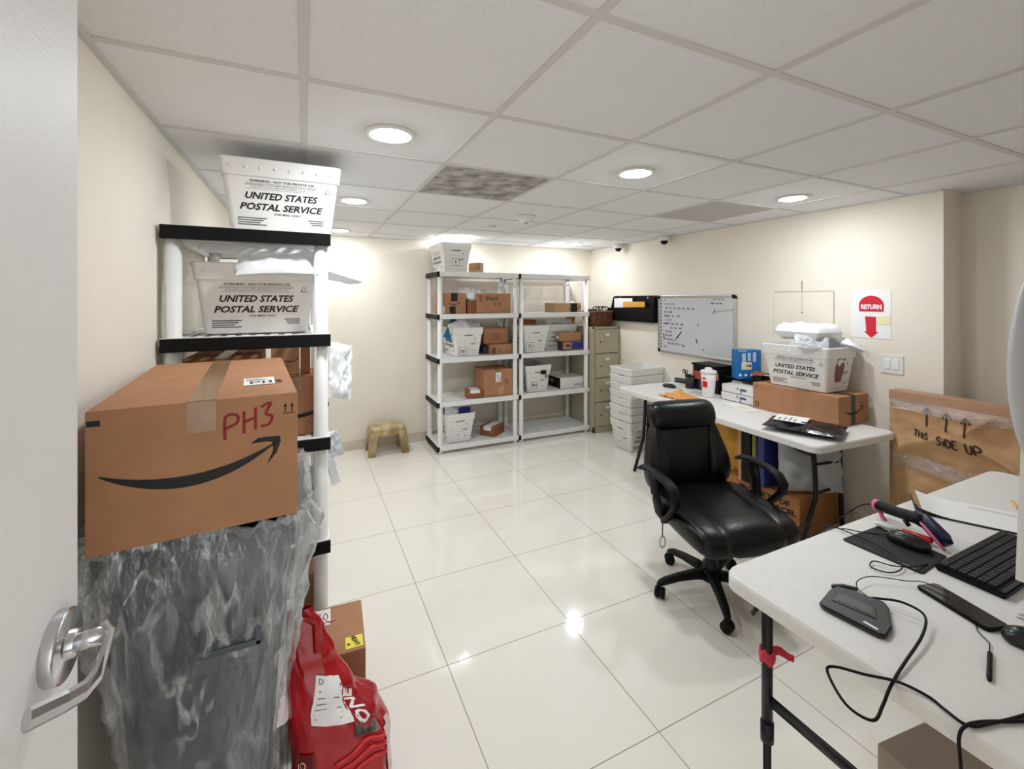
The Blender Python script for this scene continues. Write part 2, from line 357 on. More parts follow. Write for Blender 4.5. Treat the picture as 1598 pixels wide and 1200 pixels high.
# the open door
mb = MB(); mb.bx(-.322, -.278, -.09, .795, .01, 2.1, M_door, .003); dr = struct(mb, 'door_1')
mb = MB(); Mr = Matrix.Translation((-.278, .731, 1.119)) @ Matrix.Rotation(R(90), 4, 'Y')
mb.lathe([(.001, 0), (.041, 0), (.0412, .0005), (.0412, .0115), (.0410, .012), (.0395, .0133), (.039, .0135), (.0175, .0140), (.017, .0143), (.016, .022), (.0155, .0225), (.013, .023)], M_chrome, 36, Mr)
mb.tube([(-.27, .731, 1.119), (-.225, .727, 1.123)], .011, M_chrome, 14)
P = [(-.232, .732, 1.128), (-.222, .722, 1.125), (-.222, .700, 1.112), (-.223, .684, 1.101), (-.229, .668, 1.098), (-.238, .650, 1.104), (-.255, .615, 1.120)]
mb.tube(P, .005, M_chrome, 8, smooth=False, r2=.011, up=(0, .35, 1))
lab(mb.build('lever_handle', dr), 'satin chrome lever handle')
mb = MB(); mb.bx(-.36, -.325, -.24, -.08, 0, 2.14, M_door); mb.bx(.655, .69, -.24, -.08, 0, 2.14, M_door); mb.bx(-.36, .69, -.24, -.08, 2.115, 2.15, M_door)
struct(mb, 'trim_1')

# ------------------------------------------------------------------ ceiling fittings
M_glow = mat('lamp diffuser', '#ffffff', emit='#f4faff', estr=LAMP)
lt = T('recessed_light', 'large round recessed ceiling light closest to the camera on the left', 'ceiling light', (.308, 1.773, CZ), group='recessed ceiling lights')
MB().lathe([(.070, -.004), (.078, -.007), (.094, -.004), (.098, .002), (.07, .003)], M_white, 40, caps=False).build('trim_ring', lt)
MB().lathe([(.001, -.016), (.025, -.0152), (.050, -.012), (.065, -.008), (.071, -.004), (.071, .001)], M_glow, 40, caps=False).build('diffuser', lt)
for x, y, l in ((.296, 3.057, 'recessed ceiling light right of the topmost white tub on the near shelving'), (.299, 4.40, 'farthest left recessed ceiling light, next to the back wall'),
        (1.537, 1.777, 'recessed ceiling light in the middle, right of the dark mottled tile'), (2.821, 1.786, 'recessed ceiling light nearest the right wall above the far desk'),
        (1.524, 4.447, 'recessed ceiling light right above the number 9 tub on the back shelving'), (2.821, 4.307, 'recessed ceiling light in the far right corner above the right back shelving')):
    dup(lt, (x, y, CZ), label=l)
sd = T('smoke_detector', 'round white smoke detector on the ceiling behind the mottled tile', 'smoke detector', (1.568, 3.072, CZ))
MB().lathe([(.001, -.012), (.075, -.012), (.078, 0), (.001, .002)], M_white, 32).build('base_plate', sd)
MB().lathe([(.001, -.05), (.035, -.05), (.042, -.042), (.044, -.03), (.060, -.026), (.066, -.012), (.001, -.01)], M_white, 32).build('sensor_head', sd)
MB().lathe([(.001, -.054), (.012, -.053), (.014, -.049)], M_black, 12).build('indicator', sd)
tag(MB().lathe([(.001, -.010), (.03, -.010), (.034, -.003), (.034, .004), (.001, .004)], M_alu, 24).build('sprinkler_cap', loc=(1.507, 3.60, CZ)), 'small round metal cap on the ceiling beyond the smoke detector', 'sprinkler')
for x, y, l in ((3.32, 4.136, 'white dome security camera on the ceiling nearer the back corner'), (3.325, 3.415, 'white dome security camera on the ceiling above the whiteboard')):
    c = T('security_camera', l, 'security camera', (x, y, CZ), group='dome cameras along the right wall')
    MB().lathe([(.001, -.05), (.045, -.05), (.055, -.035), (.058, 0), (.001, .002)], M_white, 28).build('housing', c)
    MB().lathe([(.001, -.088), (.02, -.083), (.034, -.068), (.038, -.050), (.001, -.049)], M_black, 24).build('lens_dome', c)

# ------------------------------------------------------------------ shelving
ZS = [.080, .518, .960, 1.402, 1.832]
def shelving(label, loc, rz, Ln, D, pr, group, bracket=True):
    t = T('shelving_unit', label, 'shelving', loc, rz, group)
    for k, z in enumerate(ZS):
        mb = MB(); h = .05
        mb.bx(0, Ln, 0, .02, z-h, z, M_rack, .004); mb.bx(0, Ln, D-.02, D, z-h, z, M_rack, .004)
        mb.bx(.0, .022, .018, D-.018, z-h, z, M_rack); mb.bx(Ln-.022, Ln, .018, D-.018, z-h, z, M_rack)
        n = 10
        for i in range(n):
            y = .03+(D-.06)*(i+.5)/n; w = (D-.06)/n*.27; mb.bx(.02, Ln-.02, y-w, y+w, z-.012, z-.003, M_rack)
        for i in range(7):
            x = .02+(Ln-.04)*i/6; mb.bx(x-.006, x+.006, .018, D-.018, z-.030, z-.004, M_rack)
        for px_, py_ in ((.035, .035), (Ln-.035, .035), (.035, D-.035), (Ln-.035, D-.035)):
            mb.bx(px_-.036, px_+.036, py_-.036, py_+.036, z-.03, z-.001, M_rack)
        sh = mb.build('shelf', t)
        for x0, x1 in ((-.006, .012), (Ln-.012, Ln+.006)):
            lab(MB().bx(x0-(.003 if x0 < 0 else 0), x1+(.006 if x0 < 0 else 0), -.003 if x0 < 0 else .002, D-.002, z-.054, z-.003, M_black, .003).build('end_cap', sh), 'black end cap')
    for px_, py_ in ((pr+.006, pr+.006), (Ln-pr-.006, pr+.006), (pr+.006, D-pr-.006), (Ln-pr-.006, D-pr-.006)):
        MB().tube([(px_, py_, 0), (px_, py_, .03), (px_, py_, 1.80)], pr, M_rack, 20).build('post', t)
    return t
shelving('white plastic five-tier shelving along the left wall with black shelf ends', (.10, 2.05, 0), 90, .91, .59, .029, None)
shelving('left white plastic shelving at the back wall, number 9 tub on top', (1.205, 4.29, 0), 0, .895, .465, .025, 'back wall shelving')
shelving('right white plastic shelving at the back wall with empty top and bottom', (2.112, 4.29, 0), 0, .91, .465, .025, 'back wall shelving')

# ------------------------------------------------------------------ postal tubs
def make_tub():
    t = T('mail_tub', 'x', 'mail tub')
    L0, W0, L1, W1, H = .385, .25, .455, .325, .295
    rings = []
    def ring(u, off, z): return [(x, y, z) for x, y in rrect(L0+(L1-L0)*u+off, W0+(W1-W0)*u+off, .022, 4)]
    mb = MB()
    rings = [ring(0, -.02, 0), ring(0, 0, .004), ring(.82, 0, .82*H), ring(1, 0, H), ring(1, -.008, H), ring(.06, -.008, .012)]
    mb.loft(rings, M_tub, True, False)
    for sgn in (1, -1):
        F = frame((0, -sgn*W0/2, 0), (sgn, 0, 0), (0, -sgn*(W1-W0)/2, H))
        mb.text('WARNING - NOT FOR PRIVATE USE', F, 0, .211, .0095, M_ink, .245, .02)
        mb.rect(-.135, .135, .2015, .2025, M_ink, F); mb.rect(-.135, .135, .177, .178, M_ink, F)
        mb.text('MAXIMUM PENALTY FOR THEFT OR MISUSE OF POSTAL PROPERTY', F, 0, .195, .0062, M_ink, .275)
        mb.text('$1,000 FINE AND 3 YEARS IMPRISONMENT (18 USC 1707)', F, 0, .185, .0058, M_ink, .235)
        mb.text('UNITED STATES', F, 0, .150, .029, M_ink, .275, .03, .28)
        mb.text('POSTAL SERVICE', F, 0, .105, .029, M_ink, .315, .03, .28)
        mb.text('FOR MAIL ONLY', F, .02, .077, .0085, M_ink, .10, .01)
        for k in range(4): mb.rect(-.165, -.06-.012*(k % 3), .055-.009*k, .0585-.009*k, M_ink, F)
        for k in range(3): mb.rect(.10+.006*k, .160, .058-.009*k, .0615-.009*k, M_ink, F)
        mb.stroke([[(.165, .180), (.177, .203), (.189, .180), (.165, .180)]], F, .003, M_ink)
        # short end : dotted grip pattern and hand slot
        G = frame((sgn*L0/2, 0, 0), (0, sgn, 0), (sgn*(L1-L0)/2, 0, H))
        mb.rect(-.045, .045, .212, .228, M_grey, G)
        rn = random.Random(3)
        for a in range(9):
            for c in range(6):
                x, y = -.11+.0275*a+(.013 if c % 2 else 0), .03+.028*c
                if abs(x) < .115: mb.poly([(x-.006, y-.004), (x+.006, y-.004), (x+.004, y+.004), (x-.004, y+.004)], M_dot, G)
        for x, y in ((.07, .19), (-.02, .075), (.06, .06)): mb.poly([(x+.006*cos(i*pi/4), y+.006*sin(i*pi/4)) for i in range(8)], M_ink, G)
        mb.poly([(.02, .135), (.09, .135), (.075, .125), (.04, .122)], M_grey, G)
    mb.build('tub_body', t)
    mb = MB()
    rings = [ring(.76, .004, .76*H), ring(.77, .012, .77*H), ring(.99, .012, H-.001), ring(1, .004, H+.003), ring(1, -.006, H+.003), ring(1, -.007, .97*H)]
    mb.loft(rings, M_tub, False, False)
    for sgn in (1, -1):
        F = frame((0, -sgn*(W0/2+.006), 0), (sgn, 0, 0), (0, -sgn*(W1-W0)/2, H))
        for k in range(8):
            x = -.19+.38*k/7
            mb.lathe([(.007, 0), (.005, .004), (.001, .004)], M_tub, 10, Matrix.Translation(F(x, .262, 0)) @ Matrix.Rotation(R(90*sgn), 4, 'X'), caps=False)
    mb.build('rim', t)
    return t
TUB = make_tub(); used = []
def tub(label, loc, rz, group=None, num=None, cx=-.02, cy=.065, cs=.075):
    if not used: t = TUB; t.location = loc; t.rotation_euler = (0, 0, R(rz)); t['label'] = label; used.append(1)
    else: t = dup(TUB, loc, rz, label)
    if group: t['group'] = group
    elif 'group' in t: del t['group']
    if num:
        H, L0, L1 = .295, .385, .455
        G = frame((-L0/2, 0, 0), (0, -1, 0), (-(L1-L0)/2, 0, H))
        mb = MB(); w, h = cs, cs*.95
        mb.rect(cx-w/2-.004, cx+w/2+.004, cy-h/2-.004, cy+h/2+.004, M_ink, G, .0016); mb.rect(cx-w/2, cx+w/2, cy-h/2, cy+h/2, M_paper, G, .0022)
        mb.text(num, G, cx, cy, h*.55, M_ink, None, .03, 0, .003)
        lab(mb.build('number_card', t), 'white card reading '+num)
    return t

# ------------------------------------------------------------------ cardboard boxes
def cbox(label, loc, rz, d, m_=None, tape=M_tape, tw=.05, front=None, right=None, left=None, top=None, group=None, name='cardboard_box', cat='box', lbl=None, axis='y', seam=True):
    """d = (x,y,z); origin bottom centre; front faces -Y"""
    m_ = m_ or M_card; t = T(name, label, cat, loc, rz, group); x, y, z = d; bev = min(.004, min(d)*.06)
    mb = MB(); mb.bx(-x/2, x/2, -y/2, y/2, 0, z, m_, bev)
    FF = frame((0, -y/2, z/2), (1, 0, 0), (0, 0, 1)); FR = frame((x/2, 0, z/2), (0, 1, 0), (0, 0, 1)); FL = frame((-x/2, 0, z/2), (0, -1, 0), (0, 0, 1)); FT = frame((0, 0, z), (1, 0, 0), (0, 1, 0))
    if front: front(mb, FF)
    if right: right(mb, FR)
    if left: left(mb, FL)
    if seam and tape:
        if axis == 'y': mb.rect(-.001, .001, -y/2, y/2, M_cardedge, FT, .0004)
        else: mb.rect(-x/2, x/2, -.001, .001, M_cardedge, FT, .0004)
    mb.build('carton', t)
    if tape:
        tb = MB(); e = .0008; dn = min(.07, z*.4)
        if axis == 'y':
            tb.bx(-tw/2, tw/2, -y/2-e, y/2+e, z-.0005, z+e, tape); tb.bx(-tw/2, tw/2, -y/2-e, -y/2, z-dn, z+e, tape)
        else:
            tb.bx(-x/2-e, x/2+e, -tw/2, tw/2, z-.0005, z+e, tape)
            tb.bx(-x/2-e, -x/2, -tw/2, tw/2, z-dn, z+e, tape); tb.bx(x/2, x/2+e, -tw/2, tw/2, z-dn, z+e, tape)
        tb.build('packing_tape', t)
    if lbl:
        side, lx, ly, lw, lh, txt = lbl; G = {'top': FT, 'front': FF, 'left': FL, 'right': FR}[side]
        tb = MB(); tb.rect(lx-lw/2, lx+lw/2, ly-lh/2, ly+lh/2, M_paper, G, .0015)
        for k in range(3): tb.rect(lx-lw*.42, lx+lw*(.1+.12*k), ly+lh*(.30-.1*k), ly+lh*(.335-.1*k), M_grey, G, .002)
        if txt: tb.hand(txt, G, lx-lw*.25, ly-lh*.35, lh*.32, lh*.05, M_ink, .002)
        lab(tb.build('shipping_label', t), 'white shipping label')
    return t

# ------------------------------------------------------------------ poly mailers
def pillow(mb, w, l, th, mt, seed=0, M=None, nx=18, ny=22, wr=.012, curl=0, pw=3):
    def prof(a): return max(0, 1-abs(2*a-1)**pw)
    for sg in (1, -1):
        def fn(u, v):
            p = prof(u)*prof(v); x, y = (u-.5)*w, (v-.5)*l
            k = nz(u*4+seed*7.3, v*4, seed)*wr+nz(u*9+seed, v*9, 3)*wr*.5
            z = th*.5*(1+sg*p**.5)+sg*k*p**.4+curl*((2*u-1)**2+(2*v-1)**2)
            return (x+nz(v*5+seed, 1, 2)*.006, y+nz(u*5, seed, 2)*.006, z)
        mb.grid(fn, nx, ny, mt, True, M, flip=(sg < 0))
    return mb
def mailer(label, loc, rot, d, mt, seed, group=None, lbl=None, wr=.012, curl=0, name='poly_mailer', cat='mailer'):
    t = T(name, label, cat, loc, 0, group); t.rotation_euler = tuple(R(a) for a in rot)
    pillow(MB(), d[0], d[1], d[2], mt, seed, None, wr=wr, curl=curl).build('pouch', t)
    if lbl:
        lx, ly, lw, lh, col = lbl; mb = MB()
        z = d[2]*1.02+wr*.4
        mb.box((lx, ly, z), (lw, lh, .0015), M_paper)
        F = frame((lx, ly, z+.0008), (1, 0, 0), (0, 1, 0))
        for k in range(4): mb.rect(-lw*.4, lw*(.0+.1*(k % 3)), lh*(.3-.16*k), lh*(.36-.16*k), col, F)
        lab(mb.build('shipping_label', t), 'white shipping label')
    return t

# ------------------------------------------------------------------ left side : bin, bag, big box, red bag
def up_arrows(mb, F, x, y, h, mt=M_ink):
    for k in (-1, 1):
        a = x+k*h*.28; mb.rect(a-h*.05, a+h*.05, y-h*.3, y+h*.3, mt, F)
        mb.poly([(a-h*.17, y+h*.2), (a+h*.17, y+h*.2), (a, y+h*.55)], mt, F)
    mb.rect(x-h*.5, x+h*.5, y-h*.45, y-h*.38, mt, F)
def fr(mb, F):
    smile(mb, F, -.012, -.004, .325, M_ink)
    mb.hand('PH3', F, .045, .055, .052, .0065, M_red, slope=.25, gap=.22)
    up_arrows(mb, F, .176, .112, .026); mb.rect(-.193, -.172, .118, .130, M_ink, F)
cbox('big cardboard parcel with curved black arrow and red writing, on the bagged bin', (-.243, 1.58, 1.018), 5, (.392, .76, .30), tw=.055, front=fr, lbl=('top', .115, -.17, .075, .12, 'PH3'))
BX, BY = -.225, 1.52
bt = T('trash_bin', 'dark grey plastic bin wrapped in a clear bag under the big parcel', 'bin', (BX, BY, 0))
M_bin = mat('bin grey', '#3a434d', .45, noise_amt=.1, noise_scale=5)
mb = MB()
def rr(hw, hd, z, r=.04): return [(x, y, z) for x, y in rrect(2*hw, 2*hd, r, 4)]
mb.loft([rr(.125, .17, .003), rr(.13, .175, .01), rr(.165, .225, .62), rr(.178, .24, .64), rr(.19, .255, .93), rr(.178, .243, .93), rr(.12, .165, .03)], M_bin, True, False)
mb.build('bin_body', bt)
mb = MB(); mb.loft([rr(.190, .255, .915), rr(.203, .268, .915), rr(.207, .272, .965), rr(.195, .26, .985), rr(.182, .247, .97), rr(.180, .245, .92)], M_bin, False, False); mb.build('rim', bt)
mb = MB(); M_bin2 = mat('bin grey light', '#4d545c', .4)
mb.bx(.0, .13, -.275, -.235, .70, .715, M_bin2, .004); mb.bx(.0, .015, -.275, -.235, .70, .77, M_bin2, .004); mb.bx(.115, .13, -.275, -.235, .70, .77, M_bin2, .004)
lab(mb.build('handle', bt), 'moulded handle bar')
M_film = film('clear bag film', .05, .8, (4.5, 4.5, 1.9))
bg = T('plastic_bag', 'crumpled clear plastic bag pulled over the dark grey bin', 'bag', (BX, BY, 0))
def bag(u, v):
    th = 2*pi*u; z = .03+.98*v
    prof = [(0, .142, .19), (.25, .150, .205), (.5, .163, .228), (.7, .195, .26), (.85, .215, .275), (.94, .235, .285), (1, .215, .27)]
    for (a, x0, y0), (c, x1, y1) in zip(prof, prof[1:]):
        if v <= c+1e-6: k = (v-a)/(c-a); hx, hy = x0+(x1-x0)*k, y0+(y1-y0)*k; break
    e = 5.5; c, s_ = cos(th), sin(th)
    x = (hx+.008)*math.copysign(abs(c)**(2/e), c); y = (hy+.008)*math.copysign(abs(s_)**(2/e), s_)
    w = (1-abs(nz(3*cos(th)+2.5*z, 3*sin(th)+1.2*z, 2*z)))**3*.030+(1-abs(nz(7*cos(th)-3*z, 7*sin(th), 4*z)))**4*.016-.012
    w = max(w, 0); w *= .4+1.0*v
    if s_ > 0: w *= .5
    return (max(x+c*w, -.262), y+s_*w, z+.008*nz(4*c, 4*s_, 9)*v)
mb = MB(); mb.grid(bag, 220, 100, M_film)
def cuff(u, v):
    x, y, z = bag(u, 1); k = 1-.16*v; return (x*k, y*k, z-.004-.05*v)
mb.grid(cuff, 220, 5, M_film); mb.build('film', bg)
# white paper mailer stuck between bin and red bag
mailer('creased white printed mailer standing between the bagged bin and the red bag', (-.055, 1.40, .53), (80, 14, 40), (.07, .30, .012), M_paper, 4, lbl=None, wr=.006)
# red bag
rb = T('pet_food_bag', 'tall red plastic bag with white labels in front of the yellow-stickered box', 'bag', (0, 0, 0))
rb.location = (.074, 1.392, 0)
RP = [(0, .02, -.01, .132, .085), (.12, .025, -.01, .137, .095), (.26, .025, 0, .134, .092), (.34, .010, .0, .118, .080), (.42, -.03, .0, .085, .06), (.52, -.055, .01, .062, .042), (.60, -.072, .015, .048, .022), (.655, -.085, .02, .03, .008)]
def rs(th, z):
    for (a, *A), (c, *Bq) in zip(RP, RP[1:]):
        if z <= c+1e-6 or c == RP[-1][0]:
            k = min(1, max(0, (z-a)/(c-a))); k = k*k*(3-2*k); cx, cy, hx, hy = [p+(q-p)*k for p, q in zip(A, Bq)]; break
    c, s_ = cos(th), sin(th); e = 2.5
    w = 1+.10*nz(2.5*c+6*z, 2.5*s_, 6*z)+.05*nz(7*c, 7*s_+9*z, 12*z)
    return Vector((cx+hx*w*math.copysign(abs(c)**(2/e), c), cy+hy*w*math.copysign(abs(s_)**(2/e), s_), z))
M_rbag = mat('glossy red film', '#b5121f', .22, bump=.4, bump_scale=14, noise_amt=.25, noise_scale=6)
mb = MB(); mb.grid(lambda u, v: tuple(rs(2*pi*u, .003+.652*v)), 56, 60, M_rbag); mb.poly([tuple(rs(2*pi*k/24, .003))[:2] for k in range(24)], M_rbag, lambda x, y, n: Vector((x, y, .003)))
mb.build('bag_body', rb)
def RF(t0, z0, r, rot=0):
    c, s_ = cos(rot), sin(rot)
    def f(x, y, n=0):
        a, b = x*c-y*s_, x*s_+y*c
        p = rs(t0+a/r, z0+b); q = rs(t0+a/r+.05, z0+b); w = rs(t0+a/r, z0+b+.01); N_ = (q-p).cross(w-p).normalized(); return p+N_*(n+.0035)
    return f
def patch(name, mt, f, x0, x1, y0, y1, deco=None, l=None, n=8):
    mb = MB(); mb.grid(lambda u, v: tuple(f(x0+(x1-x0)*u, y0+(y1-y0)*v)), n, n, mt)
    if deco: deco(mb, f)
    o = mb.build(name, rb); return lab(o, l) if l else o
def d1(mb, f):
    mb.text('D', f, -.025, .045, .013, M_ink); 
    for k in range(6): mb.rect(-.03, .028-.006*(k % 3), .02-.013*k, .0225-.013*k, M_grey, f, .001)
patch('shipping_label', M_paper, RF(-1.35, .425, .095, -.35), -.038, .038, -.06, .06, d1, 'white shipping label')
def d2(mb, f): mb.text('ONE', f, 0, .0, .042, M_paper, .10, .03, 0, .001, R(90))
patch('brand_panel', mat('dark red print', '#a30f25', .3), RF(-.85, .385, .12, -.4), -.03, .03, -.06, .06, d2)
def d3(mb, f): mb.text('ONE', f, 0, .005, .02, mat('cream print', '#e8c9b0', .5), .05, .02, 0, .001, R(-70)); mb.rect(-.03, -.025, -.03, .02, M_paper, f, .001)
patch('emblem', mat('maroon print', '#6d0a18', .3), RF(-2.25, .27, .14), -.035, .035, -.04, .045, d3)
def d4(mb, f):
    for k in range(3): mb.rect(-.05+.0*k, .05, .01-.008*k, .0125-.008*k, M_grey, f, .001)
    mb.rect(-.055, -.01, -.035, -.018, mat('orange print', '#c4502a', .4), f, .001)
patch('printed_band', M_paper, RF(-1.95, .175, .14, -.9), -.085, .085, -.028, .022, d4, 'white printed band')
patch('window', mat('brown window', '#3f2d27', .25, color2='#8d8379', noise_scale=30), RF(-1.0, .325, .14, -.3), -.04, .05, -.018, .018)
patch('side_panel', mat('pale film', '#e5cdc8', .3, bump=.5, bump_scale=20), RF(-.25, .19, .14, .1), -.03, .03, -.16, .10)
for a, z, w in ((-1.15, .285, .075), (-1.15, .262, .082), (-1.15, .235, .088)):
    f = RF(a, z, .14); MB().tube([f(-w+2*w*i/16, .012*cos(pi*(i/8-1)), -.002) for i in range(17)], .0055, mat('bright red', '#d6282f', .3), 6).build('red_ring', rb)
lab(MB().tube([rs(-1.9, .5)+Vector((0, -.005, 0)), rs(-1.8, .56)+Vector((-.03, -.01, .02)), rs(-1.7, .62)+Vector((-.005, -.008, .03)), rs(-1.5, .63)+Vector((.035, -.008, -.01)), rs(-1.4, .55)+Vector((.01, -.005, 0))], .013, M_rbag, 8, r2=.006).build('carry_handle', rb), 'red looped carry handle')
# small HEAVY box, brown paper box, blue carton near the floor
M_heavy = M_yell
def hv(mb, F): pass
hb = cbox('cardboard box with a yellow sticker and red ribbon, on the floor below the near shelving', (.095, 1.80, 0), -3, (.225, .275, .30), M_card, None, seam=False)
F = frame((0, 0, .30), (1, 0, 0), (0, 1, 0))
mb = MB(); mb.rect(.045, .105, -.125, -.065, M_yell, F, .0015); mb.text('HEAVY', F, .080, -.093, .017, M_ink, .058, .03, 0, .0025, R(-70)); mb.rect(.052, .06, -.108, -.098, M_ink, F, .0022)
lab(mb.build('warning_sticker', hb), 'yellow sticker reading HEAVY')
mb = MB(); mb.rect(-.075, -.005, .03, .125, M_paper, F, .0015); mb.hand('70', F, -.06, .06, .04, .004, M_red, .002); lab(mb.build('shipping_label', hb), 'white label with red 70')
mb = MB(); mb.tube([(-.03, .03, .304), (-.02, .05, .304), (-.005, .04, .305), (.01, .055, .304)], .004, mat('pink ribbon', '#e88a93', .5), 6, r2=.002); mb.build('ribbon', hb)
cbox('narrow blue carton on the floor beside the red bag', (-.005, 1.56, 0), 4, (.045, .11, .30), M_navy, None, seam=False)

# ------------------------------------------------------------------ left shelving contents (rack x -.49.. .10, y 2.05 .. 2.96)
tub('white mail tub at the very top of the near left shelving, touching the ceiling grid', (-.083, 2.265, 1.833), 0, group='white mail tubs')
tub('white mail tub on the second tier of the near left shelving, grey mailer on top', (-.178, 2.30, 1.403), 0, group='white mail tubs')
mailer('crumpled white poly mailer lying across the tub on the second tier of the left shelving', (-.095, 2.135, 1.705), (34, -2, 2), (.31, .20, .035), M_poly, 2, wr=.022, curl=-.008)
mailer('grey tipped white mailer poking out right of the near shelving post, upper tier', (.09, 2.30, 1.655), (0, 16, 8), (.32, .17, .045), M_poly, 5, wr=.012)
def sm(w, y=0, tape=True, tm=M_btape):
    def f(mb, F):
        smile(mb, F, 0, y, w, M_ink)
        if tape: mb.rect(-.03, .03, .02, .12, tm, F)
    return f
def side_smile(mb, F):
    smile(mb, F, .02, -.03, .22, M_ink); mb.rect(-.115, -.07, .03, .12, M_btape, F); mb.rect(-.115, -.075, -.13, -.06, M_btape, F)
cbox('black-taped cardboard box on the third tier of the left shelving, by the post', (-.035, 2.24, .961), 0, (.25, .24, .255), M_card, M_tape, front=side_smile)
cbox('small upright cardboard box atop another, third tier of the left shelving', (-.075, 2.25, 1.217), 0, (.11, .16, .125), M_card, M_tape, front=lambda mb, F: smile(mb, F, .02, .0, .06, M_ink))
cbox('thin upright brown box beside the small box, third tier of left shelving', (.005, 2.25, 1.217), 0, (.04, .14, .12), M_card3, None)
cbox('wide cardboard box at the left of the third tier behind the big parcel', (-.31, 2.34, .961), 0, (.27, .42, .345), M_card3, M_tape, lbl=('front', .08, .12, .07, .05, None))
mailer('white poly mailer hanging from the right side of the third tier, near shelving', (.150, 2.30, 1.20), (72, 14, 28), (.12, .27, .035), M_poly, 8, wr=.05)
mailer('small grey mailer sticking out just under the third tier, near shelving', (.125, 2.26, .86), (60, 0, 30), (.07, .12, .02), M_polyg, 9, wr=.015)
mailer('grey poly mailer standing on the fourth tier of the left shelving', (-.05, 2.22, .655), (82, 0, 4), (.26, .27, .09), M_polyg, 10, wr=.03)
mailer('thin white mailer edge showing below the grey one, right of the near post', (.125, 2.32, .72), (75, 0, 40), (.06, .14, .015), M_poly, 11, wr=.01)
def lines(mb, F):
    for k in range(4): mb.rect(-.1, .1, -.04+.018*k, -.034+.018*k, M_grey, F)
cbox('grey printed carton on the fourth tier behind the grey mailer', (-.10, 2.44, .519), 0, (.36, .22, .13), mat('grey carton', '#b7b3ae', .6), None, front=lines, seam=False)
cbox('cardboard box on the bottom tier of the near left shelving', (-.11, 2.30, .081), 0, (.34, .40, .27), M_card, M_tape)

# ------------------------------------------------------------------ back shelving contents
Z5, Z4, Z3, Z2, Z1 = ZS
def e(z): return z+.0005
tub('white mail tub numbered 9 on top of the back shelving', (1.41, 4.545, e(Z1)), 90, 'white mail tubs', '9', -.005, .10, .065)
cbox('small cardboard cube beside the number 9 tub on top of the back shelving', (1.665, 4.44, e(Z1)), 4, (.115, .13, .105), M_card2, M_tape, right=lambda mb, F: None, front=lambda mb, F: mb.hand('414', F, -.035, -.02, .03, .004, M_cardedge))
def sm2(mb, F):
    mb.rect(-.025, .045, .02, .105, M_btape, F); mb.rect(-.04, .025, -.107, -.03, M_btape, F); smile(mb, F, .01, -.005, .13, M_ink); mb.rect(-.11, -.09, -.10, -.03, M_paper, F)
cbox('cardboard box with two black tape squares, upper left tier of back shelving', (1.385, 4.465, e(Z2)), 0, (.27, .22, .215), M_card, None, front=sm2, seam=False)
mailer('crumpled white mailer between the two boxes on the upper left tier of back shelving', (1.625, 4.50, 1.555), (20, 0, 10), (.22, .24, .10), M_poly, 12, wr=.05)
cbox('dark narrow box left of the green-lettered box, upper left tier', (1.585, 4.46, e(Z2)), 0, (.09, .2, .13), M_card3, None, seam=False)
def ih(mb, F):
    mb.text('iHerb', F, -.02, .055, .05, mat('green ink', '#3f4a25', .7), .15, .02); mb.hand('414', F, .0, -.03, .045, .006, M_cardedge); mb.rect(.11, .175, -.10, -.05, M_tape, F)
    for k in range(3): mb.rect(-.17, -.14, .02+.025*k, .035+.025*k, M_cardedge, F)
cbox('wide cardboard box with green lettering on the upper left tier of back shelving', (1.825, 4.44, e(Z2)), 0, (.385, .24, .21), M_card, M_tape, axis='x', front=ih)
tub('white mail tub numbered 10 on the middle left tier of back shelving', (1.54, 4.545, e(Z3)), 90, 'white mail tubs', '10', -.055, .055)
for k, (x, y, a, s, m_, l) in enumerate(((1.47, 4.42, -8, 21, M_poly, 'white printed mailer leaning in the number 10 tub'), (1.42, 4.52, 12, 22, mat('teal poly', '#2f7ea3', .35, bump=.5, bump_scale=20), 'teal poly mailer in the number 10 tub on the left'), (1.60, 4.50, 5, 23, M_poly, 'second white mailer in the number 10 tub, behind the printed one'))):
    mailer(l, (x+.02, y, 1.205), (75, a*3, a), (.2, .26, .03), m_, s, 'mailers in the number 10 tub', wr=.02)
cbox('brown cardboard box with red 202 on the middle left tier of back shelving', (1.90, 4.55, 1.070), 0, (.29, .22, .165), M_card, M_tape, axis='x', front=lambda mb, F: mb.hand('202', F, -.06, -.04, .06, .007, M_red))
cbox('flat orange brown carton below the 202 box, middle left tier', (1.945, 4.50, e(Z3)), 0, (.29, .28, .105), M_card, M_tape, axis='x', front=lambda mb, F: (mb.rect(-.13, -.085, -.045, .02, M_cardedge, F), mb.hand('72', F, -.07, -.03, .035, .004, M_ink)))
cbox('dark blue box left of the flat orange brown carton, middle left tier', (1.765, 4.52, e(Z3)), 0, (.05, .2, .08), mat('dark navy', '#232a3f', .5), None, seam=False)
def bigd(mb, F): mb.hand('11', F, .07, -.03, .06, .005, M_ink)
bb = cbox('large cardboard box on the fourth tier of the left back shelving', (1.875, 4.475, e(Z4)), 0, (.33, .30, .285), M_card, M_tape, tw=.06, front=bigd, lbl=('front', .0, .06, .06, .10, '72'))
mb = MB(); mb.rect(-.0, .065, -.13, -.04, M_card2, frame((0, -.15, .1425), (1, 0, 0), (0, 0, 1)), .001); mb.build('paper_tape', bb)
cbox('small brown box left of the large box, fourth tier of back shelving', (1.625, 4.40, e(Z4)), -8, (.17, .13, .085), M_card3, M_paper, tw=.10, axis='y')
tub('white mail tub full of mailers on the bottom left tier of back shelving', (1.45, 4.545, e(Z5)), 90, 'white mail tubs')
mailer('white and blue mailer sticking out of the bottom tier tub', (1.40, 4.42, .362), (76, 8, 10), (.2, .18, .03), M_poly, 31, 'mailers in the bottom tub', lbl=(.02, .06, .13, .025, M_navy), wr=.015)
